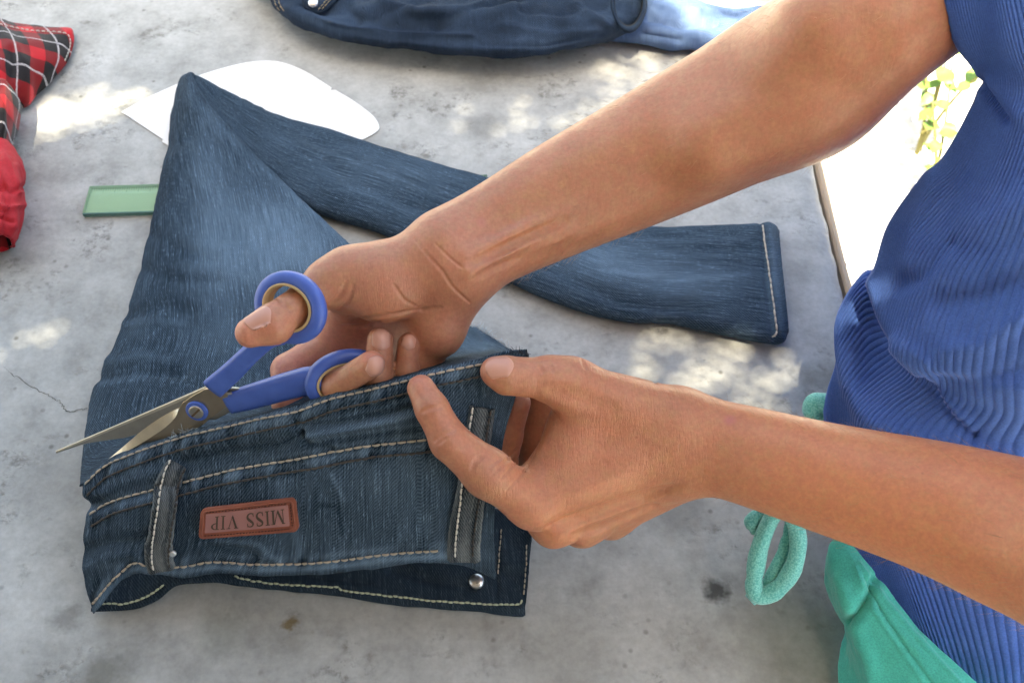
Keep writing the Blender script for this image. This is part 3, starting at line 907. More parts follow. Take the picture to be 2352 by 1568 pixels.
# back blade (goes with the finger handle)
B_out = [c3(1330, 340), c3(1310, 352), c3(900, 530), c3(480, 710), c3(75, 880), c3(72, 900), c3(340, 812), c3(640, 770), c3(900, 700), c3(1150, 620), c3(1400, 620), c3(1490, 575), c3(1600, 500), c3(1600, 360), c3(1480, 350)]
bladeB = obj('blade', prism(B_out, -.0016, .0004), M_STEEL, scissors)
sp = [c3(1312, 350), c3(900, 527), c3(480, 707), c3(75, 878), c3(100, 884), c3(480, 727), c3(900, 553), c3(1310, 380)]
obj('spine_bevel', prism(sp, .0002, .0008, 0.0001), M_GROUND, bladeB)
obj('stop_tab', prism([c3(1490, 372), c3(1555, 384), c3(1548, 402), c3(1488, 392)], .0004, .0022, .0002), M_GROUND, bladeB)
# pivot
def disc(c, r, o0, o1, seg=28, bevel=.25, n=None):
    n = n or SC_N
    a = n.orthogonal().normalized(); b = n.cross(a)
    prof = [(r * .999, o0), (r, o1 - (o1 - o0) * bevel), (r * .93, o1), (r * .5, o1 + (o1 - o0) * .05)]
    vs, fs = [], []
    for rr, oo in prof:
        for k in range(seg):
            t = 2 * math.pi * k / seg
            vs.append(c + n * oo + (a * math.cos(t) + b * math.sin(t)) * rr)
    for i in range(len(prof) - 1):
        for k in range(seg): fs.append((i * seg + k, i * seg + (k + 1) % seg, (i + 1) * seg + (k + 1) % seg, (i + 1) * seg + k))
    fs.append(tuple((len(prof) - 1) * seg + k for k in range(seg)))
    return vs, fs
pc = SP(*c3(1265, 522))
mb = MB(); mb.add(*disc(pc, .0068, .0024, .0040)); washer = mb.build('washer', M_BLUE, scissors)
mb = MB(); mb.add(*disc(pc, .0045, .0036, .0050)); screw = mb.build('screw', M_STEEL, scissors)
sd = (SP(*c3(1330, 470)) - SP(*c3(1210, 580))).normalized(); sn = sd.cross(SC_N)
mb = MB(); q = [pc + SC_N * o + sd * a * .0041 + sn * b * .0006 for o in (.0046, .00515) for a, b in ((-1, -1), (1, -1), (1, 1), (-1, 1))]
mb.add(q, [(4, 5, 6, 7), (0, 1, 5, 4), (1, 2, 6, 5), (2, 3, 7, 6), (3, 0, 4, 7)])
mb.build('slot', plain('slot_brown', (0.10, 0.06, 0.03), 0.6), screw, False)  # slot laid on as a thin dark brown bar

# handles: rounded-box section swept along a path
def sweep(path, hw, th, nrm=None, seg=20, pw=0.55):
    """path 3D list, hw half width list, th half thickness list; section axes: across path in scissors plane, and plane normal"""
    path = np.array([tuple(p) for p in path]); n = len(path)
    tan = np.gradient(path, axis=0); tan /= np.linalg.norm(tan, axis=1)[:, None]
    vs, fs = [], []
    for i in range(n):
        N = np.array(nrm[i] if nrm is not None else SC_N, float); N = N - tan[i] * (N @ tan[i]); N /= np.linalg.norm(N)
        B = np.cross(tan[i], N)
        for k in range(seg):
            t = 2 * math.pi * k / seg
            ca, sa = math.cos(t), math.sin(t)
            vs.append(path[i] + B * hw[i] * np.sign(ca) * abs(ca) ** pw + N * th[i] * np.sign(sa) * abs(sa) ** pw)
    for i in range(n - 1):
        for k in range(seg): fs.append((i * seg + k, i * seg + (k + 1) % seg, (i + 1) * seg + (k + 1) % seg, (i + 1) * seg + k))
    fs += [tuple(range(seg))[::-1], tuple(range((n - 1) * seg, n * seg))]
    return vs, fs
def ringpts(cu, cv, d, A, B, tu, tv, n=56, phi=0.0):
    c = P(cu, cv, d); k = d / FPX
    eu, ev = (RGT + FWD * tu).normalized(), (-UPV + FWD * tv).normalized()
    pts = []
    for i in range(n):
        t = 2 * math.pi * i / n
        a, b = A * math.cos(t), B * math.sin(t)
        a, b = a * math.cos(phi) - b * math.sin(phi), a * math.sin(phi) + b * math.cos(phi)
        pts.append(c + (eu * a + ev * b) * k)
    return pts, eu.cross(ev).normalized()
def ring_handle(cu, cv, d, A, B, tu, tv, phi, path, hw, th, hr, name):
    mb = MB()
    pts, ax = ringpts(cu, cv, d, A, B, tu, tv, 60, phi)
    if ax.dot(FWD) > 0: ax = -ax
    # ring: closed sweep with rounded rectangular section
    n = len(pts); seg = 14; vs, fs = [], []
    c = P(cu, cv, d)
    for i, p in enumerate(pts):
        o = (p - c).normalized()
        for k in range(seg):
            t = 2 * math.pi * k / seg
            ca, sa = math.cos(t), math.sin(t)
            vs.append(p + o * hr * np.sign(ca) * abs(ca) ** .8 + ax * .0042 * np.sign(sa) * abs(sa) ** .75)
    for i in range(n):
        j = (i + 1) % n
        for k in range(seg): fs.append((i * seg + k, i * seg + (k + 1) % seg, j * seg + (k + 1) % seg, j * seg + k))
    mb.add(vs, fs)
    pp = cr([tuple(x) for x in path], 26); hw = np.interp(np.linspace(0, 1, 26), np.linspace(0, 1, len(hw)), hw); th = np.interp(np.linspace(0, 1, 26), np.linspace(0, 1, len(th)), th)
    mb.add(*sweep(pp, hw, th))
    h = mb.build('handle', M_BLUE, scissors)
    # liner: beige sleeve inside the ring
    vs, fs = [], []
    for i, p in enumerate(pts):
        o = (p - c).normalized(); q = p - o * (hr * 0.80)
        for (a, b) in ((.0008, -.0040), (-.0006, -.0046), (-.0010, 0), (-.0006, .0046), (.0008, .0040)): vs.append(q + o * a + ax * b)
    for i in range(n):
        j = (i + 1) % n
        for k in range(4): fs.append((i * 5 + k, i * 5 + k + 1, j * 5 + k + 1, j * 5 + k))
    obj('ring_liner', mesh_from('ring_liner', vs, fs), M_BEIGE, h)
    return h
ring_handle(667, 706, .553, 78, 65, -.38, .12, 0.45, [SP(492, 888, .0016), SP(535, 850, .0016), SP(578, 808, .002), SP(620, 775, .002), SP(655, 768, .002)],
            [.0068, .0062, .0056, .0050, .0040], [.0030, .0036, .0040, .0042, .0040], .0042, 'thumb')
ring_handle(799, 874, .5835, 86, 60, .40, .42, -0.25, [SP(524, 926, -.0004), SP(580, 911, -.0004), SP(650, 890, -.0004), SP(705, 876, -.0004), SP(740, 868, 0)],
            [.0070, .0076, .0080, .0085, .0075], [.0034, .0040, .0046, .0048, .0044], .0040, 'finger')
# ================================================================== cloth helpers
from mathutils.bvhtree import BVHTree

def pt(c):
    """(u, v, d) with d > .3 is a depth, else a height above the table"""
    return np.array(P(*c)) if c[2] > .3 else np.array(T(*c))

def loft(rows, nu, nv, world=False):
    R = []
    for r in rows:
        w = np.array(r, float) if world else np.array([pt(c) for c in r])
        R.append(cr(w, nu) if len(w) > 2 else np.linspace(w[0], w[-1], nu))
    R = np.array(R)                                    # rows x nu x 3
    out = np.stack([cr(R[:, i], nv) for i in range(nu)], 1)   # nv x nu x 3
    return out

def to_px(v):
    q = v - np.array(CAM); d = q @ np.array(FWD)
    return np.stack([CX + q[..., 0] / d * FPX, CY - (q @ np.array(UPV)) / d * FPX], -1)

def seg_dist(px, line):
    line = np.asarray(line, float); best = np.full(px.shape[:-1], 1e9)
    for a, b in zip(line[:-1], line[1:]):
        ab = b - a; t = np.clip(((px - a) @ ab) / (ab @ ab + 1e-9), 0, 1)
        best = np.minimum(best, np.linalg.norm(px - a - t[..., None] * ab, axis=-1))
    return best

def grid_normals(G):
    du = np.gradient(G, axis=1); dv = np.gradient(G, axis=0)
    n = np.cross(du, dv); n /= np.linalg.norm(n, axis=-1)[..., None] + 1e-12
    view = np.array(CAM) - G
    s = np.sign(np.sum(n * view, -1)); s[s == 0] = 1
    return n * np.median(s)

def dents(G, items):
    """items: (polyline px, width px, amount m): press (-) or raise (+) the sheet along creases"""
    px = to_px(G); N = grid_normals(G); h = np.zeros(G.shape[:2])
    for line, w, a in items: h += a * np.exp(-(seg_dist(px, line) / w) ** 2)
    return G + N * h[..., None]

def ripple(G, amp, scale, seed=0.0, stretch=(1, 1, 1)):
    N = grid_normals(G); s = np.array(stretch) * scale
    h = vnoise(G[..., 0] * s[0] + seed, G[..., 1] * s[1], G[..., 2] * s[2]) + 0.5 * vnoise(G[..., 0] * s[0] * 2.1, G[..., 1] * s[1] * 2.1 + seed, G[..., 2] * s[2] * 2.1)
    return G + N * (h * amp)[..., None]

def sheet_mesh(name, G, fade=None, thick=0.0011, ucol=None):
    nv, nu = G.shape[:2]
    U = np.zeros((nv, nu)); W = np.zeros((nv, nu))
    U[:, 1:] = np.cumsum(np.linalg.norm(np.diff(G, axis=1), axis=-1), 1); U -= U[:, nu // 2][:, None]
    W[1:, :] = np.cumsum(np.linalg.norm(np.diff(G, axis=0), axis=-1), 0)
    if ucol is not None: U = ucol
    n = nu * nv
    N = grid_normals(G)
    vs = np.vstack([G.reshape(-1, 3), (G - N * thick).reshape(-1, 3)])
    idx = np.arange(n).reshape(nv, nu)
    a, b, c, d = idx[:-1, :-1], idx[:-1, 1:], idx[1:, 1:], idx[1:, :-1]
    top = np.stack([a, b, c, d], -1).reshape(-1, 4)
    # orient to the camera side
    e = np.cross(G[:-1, 1:] - G[:-1, :-1], G[1:, :-1] - G[:-1, :-1]); s = np.sign(np.median(np.sum(e * N[:-1, :-1], -1)))
    if s < 0: top = top[:, ::-1]
    bot = top[:, ::-1] + n
    rim = np.concatenate([idx[0, :], idx[1:, -1], idx[-1, -2::-1], idx[-2:0:-1, 0]])
    side = np.stack([rim, np.roll(rim, -1), np.roll(rim, -1) + n, rim + n], 1)
    if s < 0: pass
    else: side = side[:, ::-1]
    fs = np.vstack([top, bot, side])
    uv = np.stack([U.ravel(), W.ravel()], 1); uv = np.vstack([uv, uv])
    me = mesh_from(name, vs, fs, True, uv)
    f = np.zeros(n) if fade is None else fade.ravel()
    a = me.attributes.new('fade', 'FLOAT', 'POINT'); a.data.foreach_set('value', np.r_[f, f].astype(np.float32))
    return me

def fade_lines(G, f, items):
    px = to_px(G)
    for line, w, a in items: f = f + a * np.exp(-(seg_dist(px, line) / w) ** 2)
    return np.clip(f, 0, 1)

def pucker(G, lines, width, amp, freq, seed=0.0):
    """cloth drawn into small gathers along a seam; returns sheet and relief"""
    px = to_px(G); N = grid_normals(G); h = np.zeros(G.shape[:2])
    for ln in lines:
        e = np.exp(-(seg_dist(px, ln) / width) ** 2)
        h += e * (vnoise(px[..., 0] * freq + px[..., 1] * freq * .35, px[..., 1] * freq * .12, seed) + .4 * vnoise(px[..., 0] * freq * 2.3, px[..., 1] * freq * .3, seed + 4))
    return G + N * (h * amp)[..., None], h

def fade_map(G, blobs, base=0.0):
    px = to_px(G); f = np.full(G.shape[:2], base)
    for (u, v, ru, rv, w) in blobs:
        f = f + w * np.exp(-((px[..., 0] - u) / ru) ** 2 - ((px[..., 1] - v) / rv) ** 2)
    return np.clip(f, 0, 1)

class Surf:
    """ray-castable copy of a sheet, to lay stitches and fittings on it"""
    def __init__(s, *grids):
        vs, fs = [], []
        for G in grids:
            nv, nu = G.shape[:2]; o = len(vs)
            vs += [Vector(p) for p in G.reshape(-1, 3)]
            idx = np.arange(nu * nv).reshape(nv, nu) + o
            fs += np.stack([idx[:-1, :-1], idx[:-1, 1:], idx[1:, 1:], idx[1:, :-1]], -1).reshape(-1, 4).tolist()
        s.t = BVHTree.FromPolygons(vs, fs)
    def hit(s, u, v):
        r = ray(u, v).normalized()
        h = s.t.ray_cast(CAM, r)
        if h[0] is None: return None, None
        n = h[1] if h[1].dot(r) < 0 else -h[1]
        return h[0], n
    def line(s, pts, n, off=0.0005):
        """smooth picture polyline laid on the surface -> points, normals"""
        out, nn = [], []
        for u, v in cr(pts, n):
            p, m = s.hit(u, v)
            if p is not None: out.append(p + m * off); nn.append(m)
        return out, nn

def stitch_row(mb, pts, nrm, length=.0034, gap=.0007, r=.00048, jit=0.0):
    pts = np.array([tuple(p) for p in pts]); nrm = np.array([tuple(n) for n in nrm])
    s = np.r_[0, np.cumsum(np.linalg.norm(np.diff(pts, axis=0), axis=1))]
    # skip jumps
    L = s[-1]; t = 0.0; rng = random.Random(int(L * 1e6))
    while t + length < L:
        a = t; b = t + length * (1 + rng.uniform(-.12, .12))
        q = np.linspace(a, b, 4)
        p = np.stack([np.interp(q, s, pts[:, k]) for k in range(3)], 1)
        m = np.stack([np.interp(q, s, nrm[:, k]) for k in range(3)], 1)
        if np.linalg.norm(p[-1] - p[0]) < length * 1.8:
            lift = np.array([-.0003, .00025, .00025, -.0003])[:, None]
            side = np.cross(p[-1] - p[0], m[1]); side /= np.linalg.norm(side) + 1e-9
            p = p + m * lift + side * (rng.uniform(-1, 1) * jit)
            v, f = tube(p, [r * .7, r, r, r * .7], 6)
            mb.add(v, f)
        t = b + gap

# ================================================================== denim material
def mat_denim(name, dark, lite, slub=1.0, inner=False, fade_noise=0.5):
    m = Mat(name); uv = m.tc('UV')
    fd = m.node('Attribute', _attribute_name='fade').outputs['Fac']
    streak = m.noise(m.mapping(uv, (1300, 30, 1)), 1.0, 2, 0.6)
    streak2 = m.noise(m.mapping(uv, (3000, 200, 1)), 1.0, 2, 0.5)
    weft = m.noise(m.mapping(uv, (160, 1700, 1)), 1.0, 2, 0.5)
    blot = m.noise(m.mapping(uv, (26, 11, 1), loc=(0.37, 0.9, 0)), 1.0, 5, 0.6)
    # twill: fine diagonal ribs
    sep = m.node('SeparateXYZ', Vector=uv)
    diag = m.math('ADD', m.math('MULTIPLY', sep.outputs[0], 3300.0), m.math('MULTIPLY', sep.outputs[1], 2400.0))
    tw = m.math('MULTIPLY_ADD', m.math('SINE', diag), 0.5, 0.5)
    f = m.math('ADD', fd, m.math('MULTIPLY', m.math('SUBTRACT', blot, 0.5), fade_noise))
    f = m.math('ADD', f, m.math('MULTIPLY', m.math('SUBTRACT', streak, 0.5), 0.80 * slub))
    f = m.math('ADD', f, m.math('MULTIPLY', m.math('SUBTRACT', weft, 0.5), 0.35))
    f = m.math('ADD', f, m.math('MULTIPLY', m.math('SUBTRACT', tw, 0.5), 0.28))
    f = m.math('ADD', f, 0.12)
    col = m.ramp(f, [(0.0, dark), (0.45, tuple(a * .62 + b * .38 for a, b in zip(dark, lite))), (1.0, lite)])
    th = m.ramp(m.math('ADD', streak2, m.math('MULTIPLY', streak, 0.5)), [(0.87, 0.0), (0.97, 1.0)])
    col = m.mix(col, tuple(min(1, x * 1.5 + .03) for x in lite), m.math('MULTIPLY', th, 0.48 * slub))
    h = m.math('ADD', m.math('MULTIPLY', tw, 0.5), m.math('ADD', streak, m.math('MULTIPLY', weft, 0.5)))
    nrm = m.bump(h, 0.5, 0.0006)
    return m.set(Base__Color=col, Roughness=0.88, Specular__IOR__Level=0.2, Normal=nrm)
M_DEN = mat_denim('denim', (0.0035, 0.0145, 0.0290), (0.155, 0.245, 0.350), fade_noise=.36)
M_DENIN = mat_denim('denim_inside', (0.010, 0.020, 0.032), (0.09, 0.135, 0.180), 0.8)
M_THREAD = plain('tan_thread', (0.40, 0.35, 0.29), 0.8)
M_THREAD2 = plain('pale_green_thread', (0.48, 0.50, 0.36), 0.8)
M_DARKTHREAD = plain('brown_thread', (0.055, 0.05, 0.048), 0.85)

# ================================================================== the jeans being cut
jeans = thing('jeans', T(700, 1000), 'faded blue skinny jeans being cut, one leg folded out to the right', 'jeans')

CREST = [(188, 1108, 0.628), (238, 1060, 0.623), (300, 1033, 0.618), (370, 1008, 0.613), (439, 988, 0.606), (522, 970, 0.597), (604, 951, 0.587), (685, 932, 0.577), (762, 906, 0.57), (858, 884, 0.564), (936, 864, 0.56), (1016, 845, 0.558), (1096, 826, 0.557), (1160, 812, 0.557), (1208, 806, 0.559)]
S1 = [(190, 1135, 0.626), (238, 1092, 0.621), (300, 1062, 0.615), (370, 1040, 0.61), (439, 1020, 0.603), (522, 1002, 0.594), (604, 985, 0.585), (685, 966, 0.576), (762, 948, 0.569), (858, 925, 0.563), (936, 906, 0.559), (1016, 890, 0.558), (1096, 880, 0.559), (1145, 890, 0.561), (1188, 900, 0.564)]
S2 = [(203, 1172, 0.627), (255, 1152, 0.621), (320, 1133, 0.615), (385, 1117, 0.611), (450, 1100, 0.606), (530, 1080, 0.6), (610, 1066, 0.593), (690, 1052, 0.585), (765, 1037, 0.579), (850, 1023, 0.573), (930, 1014, 0.569), (1010, 1004, 0.567), (1085, 985, 0.567), (1125, 985, 0.569), (1160, 990, 0.572)]
S3 = [(190, 1240, 0.63), (245, 1212, 0.621), (315, 1190, 0.615), (385, 1175, 0.611), (450, 1165, 0.608), (530, 1155, 0.603), (610, 1146, 0.597), (690, 1135, 0.591), (765, 1123, 0.586), (850, 1112, 0.581), (930, 1104, 0.578), (1010, 1092, 0.576), (1070, 1080, 0.576), (1112, 1080, 0.578), (1148, 1085, 0.58)]
S4 = [(192, 1320, .637), (240, 1280, .628), (312, 1255, .622), (385, 1250, .619), (450, 1240, .616), (530, 1236, .613), (610, 1233, .609), (690, 1227, .605), (765, 1220, .601), (850, 1210, .597), (930, 1200, .593), (1010, 1190, .590), (1065, 1190, .590), (1100, 1195, .590), (1135, 1200, .592)]
WAIST = [(212, 1404, .647), (250, 1354, .638), (300, 1312, .630), (345, 1312, .629), (420, 1318, .629), (495, 1310, .628), (585, 1314, .626), (680, 1314, .623), (765, 1308, .619), (850, 1299, .615), (930, 1288, .610), (1010, 1284, .606), (1060, 1290, .604), (1100, 1302, .603), (1137, 1322, .602)]
WAIST2 = [(222, 1396, .655), (256, 1356, .648), (302, 1320, .640), (345, 1318, .640), (420, 1322, .640), (495, 1314, .639), (585, 1318, .637), (680, 1318, .634), (765, 1312, .630), (850, 1303, .626), (930, 1292, .621), (1010, 1288, .617), (1060, 1293, .615), (1100, 1304, .614), (1134, 1322, .612)]
crest_back = [(u + 2, v + 6, d + .008) for u, v, d in CREST]
GA = loft([crest_back, CREST, S1, S2, S3, S4, WAIST, WAIST2], 300, 150)
GA = dents(GA, [
    ([(200, 1168), (260, 1146), (420, 1106), (585, 1067), (760, 1040), (970, 1010)], 9, -.0010),     # seam valley
    ([(188, 1160), (225, 1150)], 14, -.0045),
    ([(410, 1062), (520, 1040), (640, 1025), (690, 1000)], 12, -.0040),                              # deep fold under yoke
    ([(690, 1000), (705, 1025), (760, 1035)], 9, -.0035), ([(672, 975), (760, 978), (860, 955), (960, 930)], 8, -.0028),
    ([(705, 1000), (800, 985), (900, 965), (990, 945)], 9, .0030), ([(700, 965), (800, 945), (950, 905), (1080, 880)], 7, -.0016),
    ([(720, 1020), (850, 1000), (960, 985)], 8, -.0020),
    ([(200, 1150), (300, 1100), (400, 1075)], 16, .0020), ([(215, 1185), (300, 1165), (420, 1140)], 18, .0016),
    ([(200, 1262), (260, 1245), (340, 1240)], 16, -.0030), ([(205, 1300), (270, 1275), (330, 1265)], 14, .0018),
    ([(470, 1258), (560, 1265), (600, 1290)], 10, -.0022), ([(500, 1240), (590, 1248), (640, 1290)], 10, .0014), ([(760, 1090), (790, 1150)], 9, .0012), ([(720, 1080), (745, 1130), (752, 1170)], 9, -.0010),
    ([(1130, 1010), (1110, 1100), (1095, 1220)], 10, -.0015), ([(640, 1100), (660, 1180), (690, 1270)], 14, .0008),
])
crest_line = [(196, 1112), (240, 1071), (301, 1044), (370, 1019), (439, 999), (522, 980), (604, 961), (685, 944), (762, 916), (858, 894), (936, 874), (987, 861), (1096, 838), (1160, 826)]
s2 = [(206, 1181), (260, 1151), (354, 1125), (420, 1108), (502, 1086), (585, 1070), (720, 1047), (841, 1024), (970, 1011), (1060, 1000)]
s3 = [(214, 1386), (254, 1336), (298, 1297), (320, 1292), (342, 1300), (420, 1300), (489, 1289), (585, 1295), (648, 1294), (720, 1292), (777, 1286), (906, 1270), (1025, 1263)]
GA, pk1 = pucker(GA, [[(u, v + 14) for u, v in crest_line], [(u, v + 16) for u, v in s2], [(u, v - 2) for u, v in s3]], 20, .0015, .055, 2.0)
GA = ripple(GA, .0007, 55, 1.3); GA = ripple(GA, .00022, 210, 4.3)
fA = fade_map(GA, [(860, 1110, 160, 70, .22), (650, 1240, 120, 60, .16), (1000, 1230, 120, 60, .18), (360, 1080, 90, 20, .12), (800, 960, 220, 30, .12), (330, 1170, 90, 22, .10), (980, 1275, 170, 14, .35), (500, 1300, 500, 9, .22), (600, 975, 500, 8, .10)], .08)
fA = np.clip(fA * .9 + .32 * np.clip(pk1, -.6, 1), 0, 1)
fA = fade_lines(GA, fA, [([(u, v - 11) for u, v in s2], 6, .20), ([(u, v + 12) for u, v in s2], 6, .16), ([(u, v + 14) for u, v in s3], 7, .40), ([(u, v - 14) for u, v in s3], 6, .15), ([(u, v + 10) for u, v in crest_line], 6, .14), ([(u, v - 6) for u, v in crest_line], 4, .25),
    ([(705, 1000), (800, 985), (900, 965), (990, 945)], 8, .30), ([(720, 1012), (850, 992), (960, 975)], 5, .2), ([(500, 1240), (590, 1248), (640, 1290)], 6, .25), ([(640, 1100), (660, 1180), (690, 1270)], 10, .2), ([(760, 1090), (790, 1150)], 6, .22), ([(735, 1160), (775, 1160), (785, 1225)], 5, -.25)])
# seam edges are worn pale
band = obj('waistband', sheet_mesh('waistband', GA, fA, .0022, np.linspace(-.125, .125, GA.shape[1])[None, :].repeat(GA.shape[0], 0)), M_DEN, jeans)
SA = Surf(GA)

# upper leg: from the crest back to the knee fold
leftroll = lambda u, v: (u + 7, v + 3, .003)
rows = [
    [(195, 1115, .636)] + [(u + 1, v + 2, d + .004) for u, v, d in CREST[::2]] ,
    [(200, 1030, .030), (195, 1035, .052), (260, 1005, .064), (370, 965, .072), (500, 925, .076), (650, 890, .080), (800, 855, .088), (980, 805, .10), (1170, 800, .116)],
    [(222, 905, .004), (214, 900, .026), (270, 890, .046), (370, 872, .054), (500, 845, .058), (640, 815, .060), (780, 775, .062), (960, 735, .075), (1118, 766, .104)],
    [(272, 793, .003), (264, 790, .018), (320, 778, .036), (410, 760, .043), (520, 735, .047), (630, 710, .047), (740, 685, .046), (900, 670, .060), (1062, 740, .090)],
    [(311, 683, .003), (304, 680, .014), (345, 670, .029), (420, 652, .037), (510, 630, .041), (610, 608, .041), (710, 595, .038), (830, 600, .040), (960, 690, .060)],
    [(344, 553, .003), (337, 550, .011), (370, 543, .026), (425, 532, .033), (500, 515, .037), (580, 502, .037), (660, 500, .034), (740, 515, .031), (800, 556, .026)],
    [(378, 403, .003), (371, 400, .010), (390, 396, .024), (425, 392, .031), (475, 386, .035), (530, 384, .035), (585, 386, .032), (630, 400, .029), (655, 422, .025)],
    [(401, 262, .003), (394, 260, .009), (406, 258, .020), (424, 258, .028), (446, 258, .032), (472, 260, .031), (494, 266, .028), (510, 274, .025), (516, 282, .021)],
    [(418, 189, .003), (411, 187, .008), (416, 184, .016), (423, 183, .022), (431, 183, .025), (439, 185, .024), (446, 188, .021), (451, 193, .018), (454, 199, .015)],
    [(432, 172, .003), (428, 170, .006), (430, 168, .010), (433, 167, .013), (437, 166, .014), (440, 166, .013), (443, 167, .012), (446, 169, .010), (448, 172, .008)],
]
GB = loft(rows, 240, 320)
GB = dents(GB, [
    ([(225, 870), (300, 850), (420, 860)], 12, -.0025), ([(250, 830), (330, 815), (400, 830)], 12, .0018), ([(300, 720), (380, 700), (440, 715)], 14, -.0022), ([(290, 745), (360, 735)], 10, .0015),
    ([(355, 540), (430, 580), (480, 600)], 16, -.0018), ([(330, 620), (420, 645), (500, 640)], 16, -.0020), ([(390, 340), (430, 320)], 16, -.0015),
    ([(620, 850), (760, 790)], 20, -.003), ([(440, 200), (470, 280), (540, 360)], 10, .001),
    ([(1090, 760), (1130, 800)], 10, .002), ([(1000, 800), (1060, 760)], 10, -.003),
])
GB = ripple(GB, .0006, 26, 8.3); GB = ripple(GB, .0003, 120, 2.3)
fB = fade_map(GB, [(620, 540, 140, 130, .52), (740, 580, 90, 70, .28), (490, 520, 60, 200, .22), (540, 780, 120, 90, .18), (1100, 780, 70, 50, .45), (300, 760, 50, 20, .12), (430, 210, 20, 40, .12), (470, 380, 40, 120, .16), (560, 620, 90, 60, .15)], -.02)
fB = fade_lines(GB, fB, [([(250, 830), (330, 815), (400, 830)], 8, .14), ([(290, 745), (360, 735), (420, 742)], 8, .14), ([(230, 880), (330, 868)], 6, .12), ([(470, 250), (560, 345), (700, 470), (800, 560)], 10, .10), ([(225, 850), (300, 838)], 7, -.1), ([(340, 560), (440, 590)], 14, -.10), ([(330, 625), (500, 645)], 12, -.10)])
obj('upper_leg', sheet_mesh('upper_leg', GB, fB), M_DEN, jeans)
SB = Surf(GB)

# lower leg: from under the knee fold to the hem
top = [(440, 172), (480, 188), (560, 226), (640, 262), (760, 300), (870, 335), (1000, 375), (1130, 412), (1280, 455), (1440, 514), (1600, 519), (1700, 516), (1752, 514), (1778, 518), (1789, 530)]
bot = [(470, 262), (540, 340), (610, 410), (680, 470), (770, 505), (860, 532), (1000, 594), (1120, 636), (1260, 690), (1400, 737), (1560, 752), (1680, 776), (1758, 792), (1796, 790), (1814, 765)]
def across(t, zc):
    out = []
    for (a, b), (c, d) in zip(top, bot):
        out.append((a + (c - a) * t, b + (d - b) * t))
    return [(u, v, zc * (0.55 + 0.45 * min(1, max(0, (u - 440) / 300)))) for u, v in out]
rowsC = [across(.03, .002), across(0, .006), across(.05, .012), across(.2, .0165), across(.4, .0185), across(.6, .0195), across(.8, .0185), across(.93, .0145), across(.99, .008), across(.98, .002)]
GC = loft(rowsC, 260, 130).transpose(1, 0, 2)[:, ::-1].copy()
GC = dents(GC, [([(1745, 510), (1775, 778)], 5, -.0012), ([(1765, 515), (1795, 775)], 9, .0010), ([(500, 215), (640, 300), (760, 370)], 16, -.0025), ([(760, 400), (900, 450), (1050, 520)], 18, -.0020), ([(800, 350), (960, 410)], 14, .0012),
                ([(1250, 600), (1330, 650), (1420, 690)], 14, -.0020), ([(1400, 560), (1560, 575), (1720, 570)], 12, -.0012), ([(1320, 640), (1500, 670), (1680, 690)], 16, .0012), ([(1460, 700), (1600, 712)], 12, -.0015)])
GC = ripple(GC, .0010, 24, 5.1); GC = ripple(GC, .00025, 110, 6.3)
fC = fade_map(GC, [(1450, 610, 180, 60, .30), (900, 400, 200, 50, .16), (1350, 580, 80, 40, .2), (1600, 650, 140, 40, .15), (1775, 650, 20, 150, .18), (620, 330, 120, 40, .05)], .06)
fC = fade_lines(GC, fC, [([(700, 330), (900, 405), (1050, 470)], 6, .12), ([(800, 430), (950, 490)], 6, .10), ([(1400, 545), (1560, 555), (1720, 548)], 5, .12), ([(1380, 620), (1560, 640), (1720, 630)], 8, .14), ([(1440, 590), (1700, 600)], 4, -.1), ([(1768, 520), (1800, 770)], 7, .12)])
obj('lower_leg', sheet_mesh('lower_leg', GC, fC), M_DEN, jeans)
SC_ = Surf(GC)

# front of the waist, lying under the band, inside out
lowE = [(209, 1402, .007), (300, 1399, .006), (365, 1374, .010), (405, 1342, .014), (470, 1338, .015), (530, 1342, .012), (640, 1355, .007), (780, 1366, .006), (900, 1386, .005), (1000, 1398, .005), (1100, 1403, .005), (1190, 1416, .004), (1207, 1413, .004)]
GD = loft([
    [(u, v - 4 if i else v, max(.0012, z - .004)) for i, (u, v, z) in enumerate(lowE)], lowE,
    [(u + (6 if i == 0 else 0), v - 22, z + .002) for i, (u, v, z) in enumerate(lowE)],
    [(u + (14 if i == 0 else 0), v - 55, z + .002) for i, (u, v, z) in enumerate(lowE[:-1])] + [(1211, 1355, .006)],
    [(u + (20 if i == 0 else 0), v - 105, z + .003) for i, (u, v, z) in enumerate(lowE[:-1])] + [(1216, 1290, .008)],
    [(u + (20 if i == 0 else 0), v - 240, z + .008) for i, (u, v, z) in enumerate(lowE[:-1])] + [(1226, 1165, .016)],
], 260, 90)
GD = dents(GD, [([(540, 1330), (640, 1335), (780, 1345), (960, 1372), (1200, 1395)], 8, .0012), ([(900, 1310), (1000, 1335), (1080, 1345)], 12, -.0025), ([(700, 1325), (850, 1340)], 8, -.0015), ([(1150, 1215), (1144, 1300), (1140, 1370)], 6, -.0012),
                ([(1165, 1300), (1205, 1290)], 7, .0012), ([(1160, 1320), (1205, 1312)], 7, -.0012), ([(1170, 1250), (1210, 1240)], 6, -.0012)])
GD = ripple(GD, .0008, 50, 3.7)
fD = fade_map(GD, [(1180, 1270, 40, 60, .16), (1190, 1405, 40, 12, .15)], .0)
obj('front_waist', sheet_mesh('front_waist', GD, fD, .0018), M_DENIN, jeans)
SD = Surf(GD)

